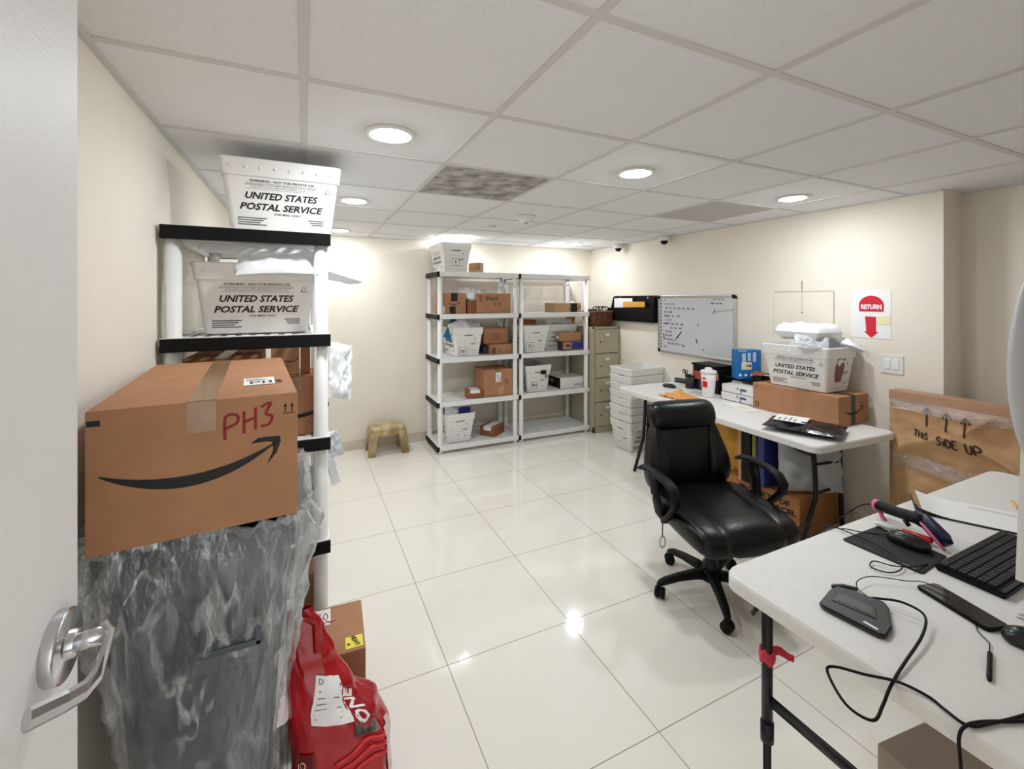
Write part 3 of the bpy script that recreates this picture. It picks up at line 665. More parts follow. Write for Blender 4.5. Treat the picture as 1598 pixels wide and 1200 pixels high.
mailer('second mailer with a blue band behind, bottom tier tub', (1.50, 4.48, .362), (80, -6, -4), (.22, .20, .03), M_poly, 32, 'mailers in the bottom tub', wr=.015)
mb = MB(); mb.bx(1.455, 1.585, 4.395, 4.399, .33, .425, M_navy); tag(mb.build('blue_card'), 'flat blue card strip upright in the bottom tier tub', 'card')
cbox('reddish brown small parcel on the bottom left tier of back shelving', (1.87, 4.48, e(Z5)), 38, (.22, .18, .10), M_card3, M_paper, tw=.09, axis='x')
# right unit
cbox('flat cardboard box with black tape on the upper right tier of back shelving', (2.755, 4.45, e(Z2)), 0, (.345, .25, .105), M_card2, None, front=lambda mb, F: (mb.rect(.03, .12, -.05, .05, M_btape, F), smile(mb, F, .08, -.01, .18, M_ink)), seam=False)
mailer('crumpled white papers beside the flat box on the upper right tier', (2.98, 4.58, 1.455), (60, 0, 20), (.06, .14, .04), M_poly, 41, wr=.03)
tub('white mail tub numbered 12 on the middle right tier of back shelving', (2.335, 4.545, e(Z3)), 90, 'white mail tubs', '12', -.075, .075)
tub('white mail tub behind the stacked brown and blue boxes on the middle right tier', (2.735, 4.615, e(Z3)), 0, 'white mail tubs')
cbox('long white carton lying across the tub on the middle right tier', (2.75, 4.56, 1.263), 2, (.34, .10, .05), M_white, None, seam=False, front=lambda mb, F: mb.rect(-.12, .02, -.022, -.012, M_grey, F))
cbox('flat rusty brown box at the top of the number 12 tub', (2.33, 4.62, 1.265), 0, (.22, .2, .05), M_card3, None, seam=False)
mailer('yellow and brown padded packet at the right of the middle right tier', (2.95, 4.60, 1.285), (65, 10, 0), (.11, .13, .05), mat('ochre poly', '#c9a23f', .4, bump=.5, bump_scale=20), 42, wr=.03)
cbox('orange brown carton atop the blue box on the middle right tier', (2.80, 4.40, 1.068), 0, (.29, .095, .10), M_card, M_tape, axis='x', left=lambda mb, F: mb.rect(-.04, .03, -.02, .04, M_paper, F))
M_maroon = mat('maroon carton', '#4a2b33', .5)
cbox('dark blue printed carton on the middle right tier of back shelving', (2.855, 4.40, e(Z3)), 0, (.34, .095, .105), M_maroon, None, seam=False, front=lambda mb, F: (mb.rect(-.155, .16, -.045, .045, M_card2, F), mb.rect(-.15, .155, -.04, .04, M_navy, F, .001), mb.rect(-.145, -.04, -.034, .034, M_card2, F, .0014), mb.rect(-.125, -.055, -.018, .02, M_cardedge, F, .002)))
ph = tub('white mail tub lettered PH on the fourth tier of the right back shelving', (2.365, 4.545, e(Z4)), 90, 'white mail tubs', 'PH', -.045, .075, .07)
G = frame((-.385/2, 0, 0), (0, -1, 0), (-.035, 0, .295)); mb = MB(); mb.rect(.02, .09, .2, .245, M_btape, G, .013); mb.hand('PH', G, .085, .15, .04, .007, M_ink, .013); lab(mb.build('marker_lettering', ph), 'black marker PH')
cbox('white carton with a black end on the fourth tier of right back shelving', (2.84, 4.495, e(Z4)), 0, (.345, .27, .125), M_white, None, seam=False, left=lambda mb, F: (mb.rect(-.132, .132, -.06, .06, M_black, F), mb.rect(-.09, -.02, -.01, .03, M_grey, F, .001)), front=lambda mb, F: mb.stroke([[(.02, -.04), (.05, -.005), (.09, -.03), (.13, .0), (.16, -.04)], [(.03, -.03), (.15, -.03)]], F, .006, M_red))

# ------------------------------------------------------------------ stool, cabinet, crates
M_marble = mat('marbled tan plastic', '#cbb68f', .4, color2='#93794c', noise_scale=9, stretch=(1, 1, .5), detail=6)
st = T('step_stool', 'low marbled tan plastic step stool against the back wall', 'stool', (.765, 4.63, 0))
mb = MB()
def top(w, d, z, r=.03): return [(x, y, z) for x, y in rrect(w, d, r, 5)]
mb.loft([top(.345, .245, .225), top(.335, .235, .262), top(.31, .21, .277), top(.27, .17, .28)], M_marble, True, True); mb.build('seat', st)
for sx_ in (-1, 1):
    for sy in (-1, 1):
        mb = MB(); cx0, cy0 = sx_*.135, sy*.088
        mb.loft([[(cx0+sx_*.030+x, cy0+sy*.027+y, 0) for x, y in rrect(.07, .06, .015, 3)], [(cx0+x, cy0+y, .235) for x, y in rrect(.085, .075, .015, 3)]], M_marble, True, True); mb.build('leg', st)
for sy in (-1, 1): MB().bx(-.12, .12, sy*.112-.012, sy*.112+.012, .19, .235, M_marble, .01).build('apron', st)
for sx_ in (-1, 1): MB().bx(sx_*.162-.012, sx_*.162+.012, -.08, .08, .19, .235, M_marble, .01).build('apron', st)

fc = T('filing_cabinet', 'putty coloured four-drawer filing cabinet in the back right corner', 'filing cabinet', (3.215, 4.50, 0))
mb = MB(); w, d, h = .37, .56, 1.23
mb.bx(-w/2, w/2, -d/2+.02, d/2, .0, h, M_cab, .006); mb.bx(-w/2, -w/2+.02, -d/2, -d/2+.03, 0, h, M_cab, .003); mb.bx(w/2-.02, w/2, -d/2, -d/2+.03, 0, h, M_cab, .003); mb.bx(-w/2, w/2, -d/2, -d/2+.03, h-.025, h, M_cab, .003); mb.bx(-w/2, w/2, -d/2, -d/2+.03, 0, .07, M_cab, .003)
mb.build('cabinet_body', fc)
for k in range(4):
    z0 = .076+k*.283; mb = MB(); mb.bx(-w/2+.025, w/2-.025, -d/2-.012, -d/2+.03, z0, z0+.272, M_cab, .005); dw = mb.build('drawer', fc)
    mb = MB(); y = -d/2-.013; mb.tube([(-.05, y, z0+.13), (-.045, y-.02, z0+.133), (.045, y-.02, z0+.133), (.05, y, z0+.13)], .007, M_alu, 8); mb.build('handle', dw)
    mb = MB(); mb.bx(-.035, .035, y-.006, y, z0+.195, z0+.232, M_alu, .002); mb.bx(-.028, .028, y-.008, y, z0+.2, z0+.227, M_paper); mb.build('label_holder', dw)
    MB().lathe([(.008, 0), (.008, .006), (.001, .006)], M_black, 12, Matrix.Translation((-.095, y, z0+.13)) @ Matrix.Rotation(R(90), 4, 'X')).build('latch', dw)
bk = T('wicker_basket', 'dark brown wicker basket of cables on the filing cabinet', 'basket', (3.21, 4.38, 1.231))
M_wick = mat('wicker', '#4a2a1c', .55, color2='#8a5636', noise_scale=45)
mb = MB(); n = 48
for k in range(9):
    z = .008+k*.0185; ww, dd = .28+.06*k/9, .20+.04*k/9
    P = [(x*(1+.02*(-1)**(j+k)), y*(1+.02*(-1)**(j+k)), z) for j, (x, y) in enumerate(sellipse(0, 0, ww/2, dd/2, 5, n))]
    mb.tube(P+[P[0]], .0105, M_wick, 6)
for j, (x, y) in enumerate(sellipse(0, 0, .145, .105, 5, 20)): mb.tube([(x*.97, y*.97, 0), (x*1.17, y*1.15, .165)], .005, M_wick, 5)
mb.bx(-.13, .13, -.09, .09, .0, .012, M_wick); mb.build('basket_body', bk)
P = [(x, y, .172) for x, y in sellipse(0, 0, .172, .122, 5, n)]; MB().tube(P+[P[0]], .012, M_wick, 8).build('rim', bk)
rn = random.Random(5)
for k, (x, l) in enumerate(((-.02, 'coiled black cable sticking up out of the wicker basket'), (.07, 'second loop of black cable at the right in the wicker basket'))):
    P = [(3.21+x+.07*cos(a)*(.6+.1*k), 4.36+.05*sin(a*.7), 1.36+.05+.055*sin(a)) for a in [i*.35 for i in range(30)]]
    tag(MB().tube(P, .006, M_black, 6).build('cable'), l, 'cable', 'cables in the basket')
cbox('grey power adapter block in the wicker basket', (3.13, 4.38, 1.25), 15, (.08, .08, .185), mat('dark grey plastic', '#55525a', .5), None, seam=False, name='power_adapter', cat='adapter')

ST = T  # stack of nested tubs in front of the cabinet
for k in range(8):
    nm = ('lowest white mail tub of the nested stack beside the far desk', 'second tub from the floor in the nested stack by the far desk', 'third tub from the floor in the nested stack by the far desk', 'fourth tub from the floor in the nested stack by the far desk',
          'fifth tub from the floor in the nested stack by the far desk', 'sixth tub from the floor in the nested stack by the far desk', 'seventh tub from the floor, just under the top one of the nested stack', 'topmost open white tub of the nested stack beside the far desk')[k]
    tub(nm, (3.175+.004*(k % 2), 3.655+.003*((k*7) % 3), .001+.078*k), 2+(k % 3)-1, 'nested stack of mail tubs')

# ------------------------------------------------------------------ on the right wall
FW = lambda x: frame((x, 0, 0), (0, -1, 0), (0, 0, 1))      # F(-y, z) on a plane facing -X
wf = T('wall_file_holder', 'black plastic wall file holder with a white and a yellow envelope', 'file holder', (XR, 3.98, 1.30))
mb = MB(); Lh = .36
def prism(mb, pts, x0, x1, mt):      # outline in (y,z), extruded along x
    k = len(pts); mb.add([(x0, y, z) for y, z in pts]+[(x1, y, z) for y, z in pts], [tuple(range(k)), tuple(reversed(range(k, 2*k)))]+[(i, i+k, (i+1) % k+k, (i+1) % k) for i in range(k)], mt)
prism(mb, [(-.385, 0), (-.385, .292), (.33, .292), (.36, .275), (.41, .13), (.40, .1), (.28, 0)], -.006, -.002, M_black)
prism(mb, [(-.385, 0), (-.385, .17), (.395, .15), (.40, .1), (.28, 0)], -.062, -.058, M_black)
mb.bx(-.06, -.004, -.385, .28, 0, .005, M_black); mb.bx(-.06, -.004, -.387, -.383, 0, .27, M_black); mb.bx(-.06, -.004, .385, .395, .08, .15, M_black)
mb.build('holder_body', wf)
for y in (-.24, .22): MB().lathe([(.001, .004), (.009, .003), (.011, 0)], M_alu, 12, Matrix.Translation((-.007, y, .265)) @ Matrix.Rotation(R(-90), 4, 'Y')).build('screw', wf)
mb = MB(); mb.bx(-.035, -.032, -.02, .30, .07, .265, M_paper, M=None); tag(mb.build('envelope', loc=(XR, 3.98, 1.30)), 'white envelope standing in the black wall file holder', 'envelope')
mb = MB(); mb.bx(-.045, -.041, -.235, .13, .05, .225, mat('manila', '#dfa53f', .6), .001); tag(mb.build('envelope', loc=(XR, 3.98, 1.30)), 'orange yellow envelope standing in the black wall file holder', 'envelope')

wb = T('whiteboard', 'whiteboard covered in handwritten lists, aluminium frame with black corners', 'whiteboard', (0, 0, 0))
Y0, Y1, Zb, Zt = 2.64, 3.57, 1.0, 1.592
M_wb = mat('whiteboard enamel', '#cfcfd2', .18, noise_amt=.04, noise_scale=3)
mb = MB(); mb.bx(XR-.018, XR-.001, Y0+.01, Y1-.01, Zb+.01, Zt-.01, M_wb)
F = FW(XR-.0185); ink = mat('faded ink', '#55565f', .6); ink2 = mat('dark ink', '#232329', .6); grn = mat('green ink wb', '#2c6b57', .6)
rn = random.Random(11); x0 = -Y1+.035
rows = ['PT', '24 26 27/28', '201, 202, 203, 204, 302, 303, 304', 'TH TO ONE', 'MONDAY  30,   309', '3-2 203', 'MONDAY  302, 303  309', '       302, 303  302', 'PH2-PH3', '  303-304', 'H PH2-PH3 3A', '   202-303, 304 4-5', '2A-3']
for k, r in enumerate(rows): mb.hand(r, F, x0+.045+.01*(k % 3), 1.533-.040*k, .019, .003, ink if k % 3 else ink2, .0006, -.012, .26)
for k in range(15): 
    z = 1.55-.035*k; mb.poly([(x0, z), (x0+.012+.008*rn.random(), z), (x0+.014, z-.018), (x0+.002, z-.02)], M_ink, F)
mb.hand('03-9 05 22', F, -Y0-.24, 1.54, .019, .003, ink, .0006); mb.hand('MON 9 30 AM', F, -Y0-.26, 1.505, .016, .003, ink, .0006)
mb.stroke([[(-Y0-.23+.018*i, 1.435+.012*sin(i*2.4)+.002*i) for i in range(12)]], F, .004, grn); mb.stroke([[(-Y0-.24, 1.42), (-Y0-.215, 1.46)]], F, .007, grn)
mb.stroke([[(-Y1+.255, 1.16), (-Y1+.32, 1.23)], [(-Y1+.25, 1.155), (-Y1+.275, 1.18)], [(-Y1+.5, 1.17), (-Y1+.51, 1.13)], [(-Y1+.08, 1.2), (-Y1+.085, 1.14)], [(-Y1+.335, 1.1), (-Y1+.35, 1.08)]], F, .011, ink2)
for x, z in ((-Y1+.52, 1.305), (-Y1+.585, 1.075)): mb.poly([(x+.008*cos(i*pi/4), z+.008*sin(i*pi/4)) for i in range(8)], ink2, F)
mb.build('writing_surface', wb)
mb = MB(); w = .022
mb.bx(XR-.026, XR, Y0+.03, Y1-.03, Zt-w, Zt, M_alu, .005); mb.bx(XR-.026, XR, Y0+.03, Y1-.03, Zb, Zb+w, M_alu, .005); mb.bx(XR-.026, XR, Y0, Y0+w, Zb+.03, Zt-.03, M_alu, .005); mb.bx(XR-.026, XR, Y1-w, Y1, Zb+.03, Zt-.03, M_alu, .005)
mb.build('frame', wb)
for y, z, a in ((Y0+.035, Zt-.035, 180), (Y1-.035, Zt-.035, 270), (Y1-.035, Zb+.035, 0), (Y0+.035, Zb+.035, 90)):
    sy, sz = (-1 if y < 3 else 1), (1 if z > 1.3 else -1)
    o_ = [(y+sy*.036*cos(t), z+sz*.036*sin(t)) for t in [i*pi/12 for i in range(7)]]; i_ = [(y+sy*.012*cos(t), z+sz*.012*sin(t)) for t in [i*pi/12 for i in range(6, -1, -1)]]
    mb = MB(); prism(mb, o_+i_, XR-.029, XR, M_black); mb.build('corner_cap', wb)

sg = T('sign', 'white paper sign with a red half-dome reading RETURN and a red arrow', 'sign', (0, 0, 0))
mb = MB(); F = FW(XR-.002); mb.bx(XR-.0025, XR-.0005, 1.528, 1.753, 1.292, 1.612, M_paper); M_sred = mat('sign red', '#d3122f', .5)
F = FW(XR-.0026); cx = -1.637
mb.poly([(cx+.072*cos(t), 1.508+.066*sin(t)) for t in [pi*i/20 for i in range(21)]]+[(cx-.070, 1.468), (cx+.070, 1.468)], M_sred, F)
mb.text('RETURN', F, cx, 1.500, .032, M_paper, .118, .05, 0, .0012)
mb.poly([(cx-.036, 1.435), (cx+.028, 1.435), (cx+.028, 1.335), (cx-.028, 1.335)], M_sred, F); mb.poly([(cx-.042, 1.335), (cx+.042, 1.335), (cx+.006, 1.297), (cx-.004, 1.297)], M_sred, F)
mb.build('sheet', sg)
mb = MB(); mb.bx(XR-.0045, XR-.0028, 1.532, 1.60, 1.385, 1.44, mat('sticky note', '#efe6b4', .7)); mb.build('sticky_note', sg)
sw = T('light_switch', 'white double rocker light switch plate under the red sign', 'light switch', (XR, 1.523, 1.134))
MB().bx(-.006, 0, -.062, .062, -.061, .061, M_white, .003).build('wall_plate', sw)
for y in (-.023, .023): MB().bx(-.010, -.004, y-.016, y+.016, -.033, .033, mat('rocker white', '#f4f2ee', .35), .003).build('rocker', sw)

# brown paper parcel
pc = T('wrapped_parcel', 'large flat parcel wrapped in crumpled brown paper marked THIS SIDE UP', 'parcel', (3.285, 1.10, 0))
PH_, PW_ = .99, .76
def dsp(a, z):
    k = .014*nz(a*5, z*7, 1)+.030*(1-abs(nz(a*2.2+z*1.2, z*4-a*1.5, 5)))**5+.008*nz(a*13, z*15, 2)+.030*(1-abs(nz(a*2.5-z*2.0+7, z*2.6+a*1.5, 11)))**10
    ed = min(1, min(a+PW_/2, PW_/2-a)/.04, (PH_-.05-z)/.03) if z < PH_-.05 else 0
    return k*max(0, ed)
mb = MB(); mb.bx(.004, .085, -PW_/2+.008, PW_/2-.008, 0, PH_-.006, M_kraft, .008)
mb.grid(lambda u, v: (-dsp((u-.5)*PW_, v*PH_)-.001, -(u-.5)*PW_, .002+v*(PH_-.004)), 90, 110, M_kraft)
mb.grid(lambda u, v: (-.001+.085*v, PW_/2+.004*nz(u*6, v*2, 4)*sin(pi*v), .002+u*(PH_-.004)), 24, 6, M_kraft)
mb.grid(lambda u, v: (-.001+.085*v, -(u-.5)*PW_, PH_-.002), 10, 2, M_kraft)
FP = lambda x, z, n=0: Vector((-dsp(x, z)-.0035-n, -x, z))
M_mk = mat('marker', '#3a2418', .7)
for x, z in ((-.19, .868), (-.10, .858), (-.018, .850)): mb.hand('^', FP, x-.028, z-.055, .105, .009, M_mk)
mb.hand('THIS', FP, -.255, .745, .034, .0075, M_mk, slope=-.12, gap=.16); mb.hand('SIDE', FP, -.145, .722, .046, .0085, M_mk, slope=-.08, gap=.14); mb.hand('UP', FP, -.022, .708, .056, .010, M_mk, slope=-.05, gap=.2)
mb.build('paper_wrap', pc)
MB().bx(-.006, .09, -PW_/2-.002, PW_/2+.002, PH_-.055, PH_+.002, mat('pinkish board', '#b98f72', .5, noise_amt=.08, noise_scale=5), .003).build('board_strip', pc)
M_ctape = film('clear parcel tape', .22, .3, (6, 6, 14), (.9, .85, .8, 1), .10, .92, 1.0)
for z0, z1, sl in ((.885, .945, -.01), (.56, .64, -.08)):
    mb = MB(); mb.grid(lambda u, v: tuple(FP((u-.5)*PW_*.98, z0+sl*u+(z1-z0)*v, .004+.004*abs(nz(u*30, v*4, 3)))), 60, 8, M_ctape); lab(mb.build('clear_tape', pc), 'shiny clear tape band')

# ------------------------------------------------------------------ folding tables
def ftable(label, loc, rz, L_, W_, H_):
    t = T('folding_table', label, 'table', loc, rz); mb = MB()
    def rg(o, z, r=.055): return [(x, y, z) for x, y in rrect(W_+o, L_+o, r, 6)]
    mb.loft([rg(-.06, H_-.036), rg(-.012, H_-.045), rg(0, H_-.040), rg(0, H_-.010), rg(-.008, H_-.002), rg(-.02, H_)], M_table, True, False); mb.build('tabletop', t)
    return t
def leg(t, pts, r=.0145, n=12): return MB().tube(pts, r, M_blackm, n).build('leg', t)
def bar(t, nm, pts, r=.009, r2=None): return MB().tube(pts, r, M_blackm, 8, r2=r2).build(nm, t)
ft = ftable('long white folding table along the right wall, loaded with parcels', (2.95, 2.363, 0), -3.1, 1.83, .74, .742)
c31, s31 = cos(R(3.1)), sin(R(3.1))
def lc(x, y, z): a, b = x-2.95, y-2.363; return (a*c31-b*s31, a*s31+b*c31, z)
leg(ft, [lc(2.965, 1.75, .70), lc(3.0, 1.75, .30), lc(2.995, 1.75, .26), lc(2.845, 1.745, 0)]); leg(ft, [lc(3.25, 1.75, .70), lc(3.285, 1.75, .1), lc(3.295, 1.75, 0)])
leg(ft, [lc(2.80, 3.10, .70), lc(2.78, 3.11, .3), lc(2.70, 3.137, 0)]); leg(ft, [lc(3.2, 3.10, .70), lc(3.22, 3.10, .3), lc(3.30, 3.10, 0)])
bar(ft, 'crossbar', [lc(2.985, 1.75, .48), lc(3.27, 1.75, .46)]); bar(ft, 'crossbar', [lc(2.79, 3.1, .42), lc(3.21, 3.1, .42)]); bar(ft, 'crossbar', [lc(2.995, 1.752, .29), lc(3.275, 1.752, .29)])
bar(ft, 'brace', [lc(2.97, 1.98, .70), lc(2.975, 1.76, .55)], .007, .014); bar(ft, 'brace', [lc(2.96, 1.97, .63), lc(2.97, 1.87, .56), lc(2.975, 1.77, .545)], .007, .014); bar(ft, 'brace', [lc(3.0, 2.9, .70), lc(3.0, 3.1, .45)], .008, .014)
bar(ft, 'brace', [lc(2.975, 1.76, .57), lc(2.99, 1.755, .44)], .008, .012)

# on the far table
ZT = .7425
def amz(mb, F):
    mb.rect(-.165, -.13, -.088, .09, M_card, F, .0002); mb.rect(-.035, .015, -.094, .094, M_btape, F); smile(mb, F, -.005, -.01, .2, M_ink, .0014)
def amzl(mb, F):
    up_arrows(mb, F, -.262, .065, .022, M_red); mb.rect(-.275, -.245, -.075, -.04, M_ink, F); mb.rect(-.272, -.248, -.072, -.043, M_card, F, .001)
    for k in range(4): mb.rect(-.268+.006*k, -.266+.006*k, -.07, -.045, M_ink, F, .0014)
bx_ = cbox('long cardboard box on the far table with black tape on its end, tub on top', (3.20, 1.925, ZT), 0, (.335, .585, .190), M_card, None, front=amz, left=amzl, seam=False)
lab(MB().bx(-.035, .015, -.2935, .10, .1895, .1912, M_btape).build('packing_tape', bx_), 'black packing tape')
t3 = tub('white mail tub overflowing with packages on the long box, brown sticker on its end', (3.205, 1.925, ZT+.192), -90, 'white mail tubs')
# brown sticker on the end facing -Y
mb = MB(); G = frame((.385/2, 0, 0), (0, 1, 0), (.035, 0, .295)); M_bst = mat('brown sticker', '#7d342d', .4)
mb.poly([(-.055, .19), (.03, .20), (.04, .165), (.015, .07), (-.045, .068), (-.06, .13)], M_bst, G, .002); mb.poly([(-.05, .215), (.005, .225), (-.005, .19), (-.03, .175)], M_paper, G, .004); mb.build('sticker', t3)
pb = T('padded_parcel', 'boxy white padded parcel resting on top of the tub on the far table', 'parcel', (3.18, 1.905, 1.222), -3)
pillow(MB(), .27, .31, .105, M_poly, 51, Matrix.Translation((0, 0, .052)), 24, 26, .012, 0, 9).build('pouch', pb)
mb = MB(); F = frame((-.137, 0, .055), (0, -1, 0), (0, 0, 1))
for k in range(3): mb.stroke([smooth_pl([(-.09+.06*k, -.01), (-.06+.06*k, .015), (-.05+.06*k, -.012), (-.035+.06*k, .01)])], F, .002, M_grey, .006)
mb.build('fold_marks', pb)
mailer('grey folded mailer draped over the front of the padded mailer', (3.035, 1.80, 1.262), (8, -48, 30), (.11, .19, .012), M_polyg, 52, wr=.015)
mailer('white mailer standing at the right in the tub on the far table', (3.325, 1.80, 1.22), (10, 20, -10), (.12, .30, .06), M_poly, 53, wr=.03)
mb = MB(); mb.box((0, 0, 0), (.006, .14, .045), mat('pink slip', '#f0b3b6', .6), .001); F = frame((-.0032, .02, .0), (0, -1, 0), (0, 0, 1)); mb.rect(-.03, .01, -.004, .006, M_red, F)
tag(mb.build('paper_slip', loc=(3.17, 2.02, 1.345)), 'pink paper slip sticking up behind the padded mailer', 'paper slip')
mailer('flat black poly mailer with a white label at the near end of the far table', (2.775, 1.685, ZT+.008), (0, 0, 22), (.30, .40, .045), M_polyb, 54, lbl=(.01, .07, .17, .17, M_grey), wr=.016)
mb = MB(); mb.box((0, 0, .003), (.115, .255, .006), M_paper, .001); F = frame((0, 0, .0062), (1, 0, 0), (0, 1, 0)); mb.rect(-.035, .025, -.08, .03, mat('cream', '#e9e2bd', .6), F)
o = tag(mb.build('envelope', loc=(2.945, 2.245, ZT)), 'white envelope lying on the far table in front of the small white boxes', 'envelope'); o.rotation_euler = (0, 0, R(-14))
for k, l in enumerate(('lower of the two flat white cartons on the far table', 'upper of the two flat white cartons on the far table')):
    cbox(l, (3.155+.008*k, 2.385, ZT+.062*k), 1-2*k, (.17, .285, .0615), M_white, None, seam=False, group='flat white cartons', left=lambda mb, F: (mb.rect(-.142, .142, -.030, -.026, M_navy, F), mb.rect(-.142, -.138, -.03, .03, M_navy, F), mb.rect(.03, .038, -.03, .005, M_navy, F), mb.rect(.0, .012, .0, .026, M_grey, F), mb.rect(.025, .085, -.002, .018, M_grey, F), mb.rect(.035, .075, .003, .013, M_navy, F, .001)))
# black tray, organiser and blue box
tr = T('desk_tray', 'black stepped desk tray stand behind the flat white cartons', 'desk tray', (3.295, 2.43, ZT))
mb = MB(); mb.bx(-.09, .10, -.18, .18, .150, .162, M_black, .003); mb.bx(-.09, .10, -.18, -.17, 0, .155, M_black); mb.bx(-.09, .10, .17, .18, 0, .155, M_black); mb.build('tray_shelf', tr)
MB().bx(.02, .09, -.16, .16, .162, .175, M_black, .003).build('back_lip', tr)
cbox('white tape roll box beneath the black desk tray', (3.265, 2.505, ZT), 0, (.07, .09, .135), M_white, None, seam=False)
cbox('small brown packet under the black desk tray on the right', (3.26, 2.37, ZT), 0, (.08, .10, .115), M_card3, None, seam=False)
def blu(mb, F):
    mb.rect(-.055, -.025, .02, .09, M_polyg, F); mb.rect(-.01, .012, .03, .095, mat('screen pale', '#a9cbe6', .4), F); mb.rect(.03, .055, .025, .10, mat('lilac', '#c3b8df', .4), F)
    mb.rect(-.06, .02, -.04, .02, mat('cream device', '#d9d4c0', .4), F, .001); mb.rect(-.02, -.008, -.02, .0, mat('rust', '#8f5a3a', .5), F, .002); mb.rect(.0, .015, -.02, .0, M_ink, F, .002)
    for k in range(4): mb.poly([(-.07+.045*k+.011*cos(i*pi/4), -.085+.011*sin(i*pi/4)) for i in range(8)], M_paper, F)
    mb.rect(-.085, -.02, .105, .112, M_polyg, F)
cbox('blue printed product box standing on the black desk tray', (3.275, 2.455, ZT+.1625), -28, (.19, .10, .235), M_blue, None, seam=False, front=blu, right=lambda mb, F: mb.rect(-.049, .049, -.116, .116, mat('cream side', '#e9d8c4', .5), F))
mb = MB(); mb.grid(lambda u, v: ((u-.5)*.12+.02*nz(u*3, v*3, 1), (v-.5)*.10, .05+.015*nz(u*2, v*2, 7)+.02*sin(pi*u)), 10, 10, mat('tan leather', '#8f4f33', .5)); mb.bx(-.05, .05, -.045, .045, 0, .04, M_black, .008)
po = tag(mb.build('glove_pouch', loc=(3.255, 2.315, ZT+.163)), 'dark pouch with a tan flap on the desk tray beside the blue box', 'pouch')
orz = T('label_printer', 'black and red boxy label printer against the wall behind the pen cups', 'printer', (3.29, 2.80, ZT)); orz.rotation_euler = (0, 0, R(-6))
MB().bx(-.10, .09, -.15, .13, 0, .215, M_black, .012).build('printer_body', orz)
MB().bx(-.112, -.095, -.10, .12, .095, .165, mat('dull red', '#b04038', .4), .006).build('front_panel', orz)
mb = MB(); mb.bx(-.11, .09, -.155, .135, .215, .235, M_black, .006); mb.build('lid', orz)
mb = MB(); mb.bx(-.105, -.02, -.185, -.145, 0, .20, M_black, .006); mb.bx(-.108, -.10, -.18, -.15, .12, .18, mat('tan label', '#b9865e', .5)); mb.build('side_roll_holder', orz)
cu = T('drink_cup', 'tall white foam cup with a lid and red print on the far table', 'cup', (3.035, 2.62, ZT))
MB().lathe([(.001, 0), (.043, 0), (.046, .01), (.055, .13), (.058, .205), (.001, .205)], mat('foam', '#efeeea', .6), 32).build('cup_body', cu)
MB().lathe([(.063, .198), (.065, .205), (.063, .215), (.055, .220), (.05, .216), (.03, .218), (.028, .236), (.022, .242), (.001, .242)], M_white, 32).build('lid', cu)
mb = MB()
for z0, z1, a0, a1 in ((.085, .135, 2.9, 3.7), (.15, .165, 2.95, 3.5)): mb.grid(lambda u, v: ((.0505+.055*(z0+(z1-z0)*v)/1.5+.0012)*cos(a0+(a1-a0)*u), (.0505+.055*(z0+(z1-z0)*v)/1.5+.0012)*sin(a0+(a1-a0)*u), z0+(z1-z0)*v), 8, 2, M_sred)
mb.build('printed_mark', cu)
pn = T('pen_holder', 'black wire mesh pen cup full of pens on the far table', 'pen holder', (3.19, 2.95, ZT))
mb = MB(); mb.lathe([(.001, 0), (.044, 0), (.046, .005), (.046, .115), (.043, .115), (.043, .006), (.001, .006)], mat('mesh black', '#1d1c1c', .5), 24); mb.build('cup_body', pn)
P = [(.047*cos(i*pi/12), .047*sin(i*pi/12), .115) for i in range(25)]; MB().tube(P, .004, M_blackm, 6).build('rim', pn)
for k, (dx, dy, c, l) in enumerate(((-.02, .02, M_black, 'black handled scissors in the mesh pen cup'), (-.01, -.02, M_alu, 'silver pen in the mesh pen cup'), (.02, .0, M_black, 'black pen at the back of the mesh pen cup'))):
    mb = MB(); mb.tube([(3.19+dx*.4, 2.95+dy*.4, ZT+.01), (3.19+dx*1.6, 2.95+dy*1.6, ZT+.135)], .004, c, 8)
    if k == 0:
        for s_ in (-1, 1): P = [(3.19+dx*1.6, 2.95+dy*1.6+s_*.016+.013*cos(i*pi/6), ZT+.148+.016*sin(i*pi/6)) for i in range(13)]; mb.tube(P, .004, M_black, 6)
    tag(mb.build('scissors' if k == 0 else 'pen'), l, 'scissors' if k == 0 else 'pen')
ph2 = T('paper_holder', 'dark grey desk cup with white paper slips, right of the pen cup', 'paper holder', (3.22, 2.83, ZT))
MB().lathe([(.001, 0), (.04, 0), (.042, .005), (.042, .10), (.039, .10), (.039, .006), (.001, .006)], mat('slate plastic', '#4a484d', .5), 4, Matrix.Rotation(R(40), 4, 'Z')).build('cup_body', ph2)
for k, (y, a, l) in enumerate(((2.845, 12, 'left white paper slip in the grey desk cup'), (2.815, -14, 'right white paper slip in the grey desk cup'))):
    o = tag(MB().bx(-.001, .001, -.022, .022, 0, .13, M_paper).build('paper_slip', loc=(3.205+.01*k, y, ZT+.02)), l, 'paper slip'); o.rotation_euler = (R(a), 0, R(20))
sp = T('stapler', 'dark stapler lying on the far table by the wall', 'stapler', (3.315, 3.17, ZT), 12)
MB().bx(-.02, .02, -.075, .075, 0, .012, M_black, .004).build('base', sp); MB().bx(-.017, .017, -.07, .075, .018, .042, mat('slate blue', '#333a4a', .4), .008).build('arm', sp); MB().bx(-.012, .012, -.078, -.06, .01, .02, M_alu, .002).build('anvil', sp)
mb = MB(); mb.loft([[(x, y, z) for x, y in sellipse(0, 0, .028*k, .065*k, 2.2, 20)] for k, z in ((.8, 0), (1, .008), (.95, .022), (.6, .032))], mat('indigo black', '#16131f', .4)); mb.bx(-.006, .006, -.03, .03, .031, .034, M_black)
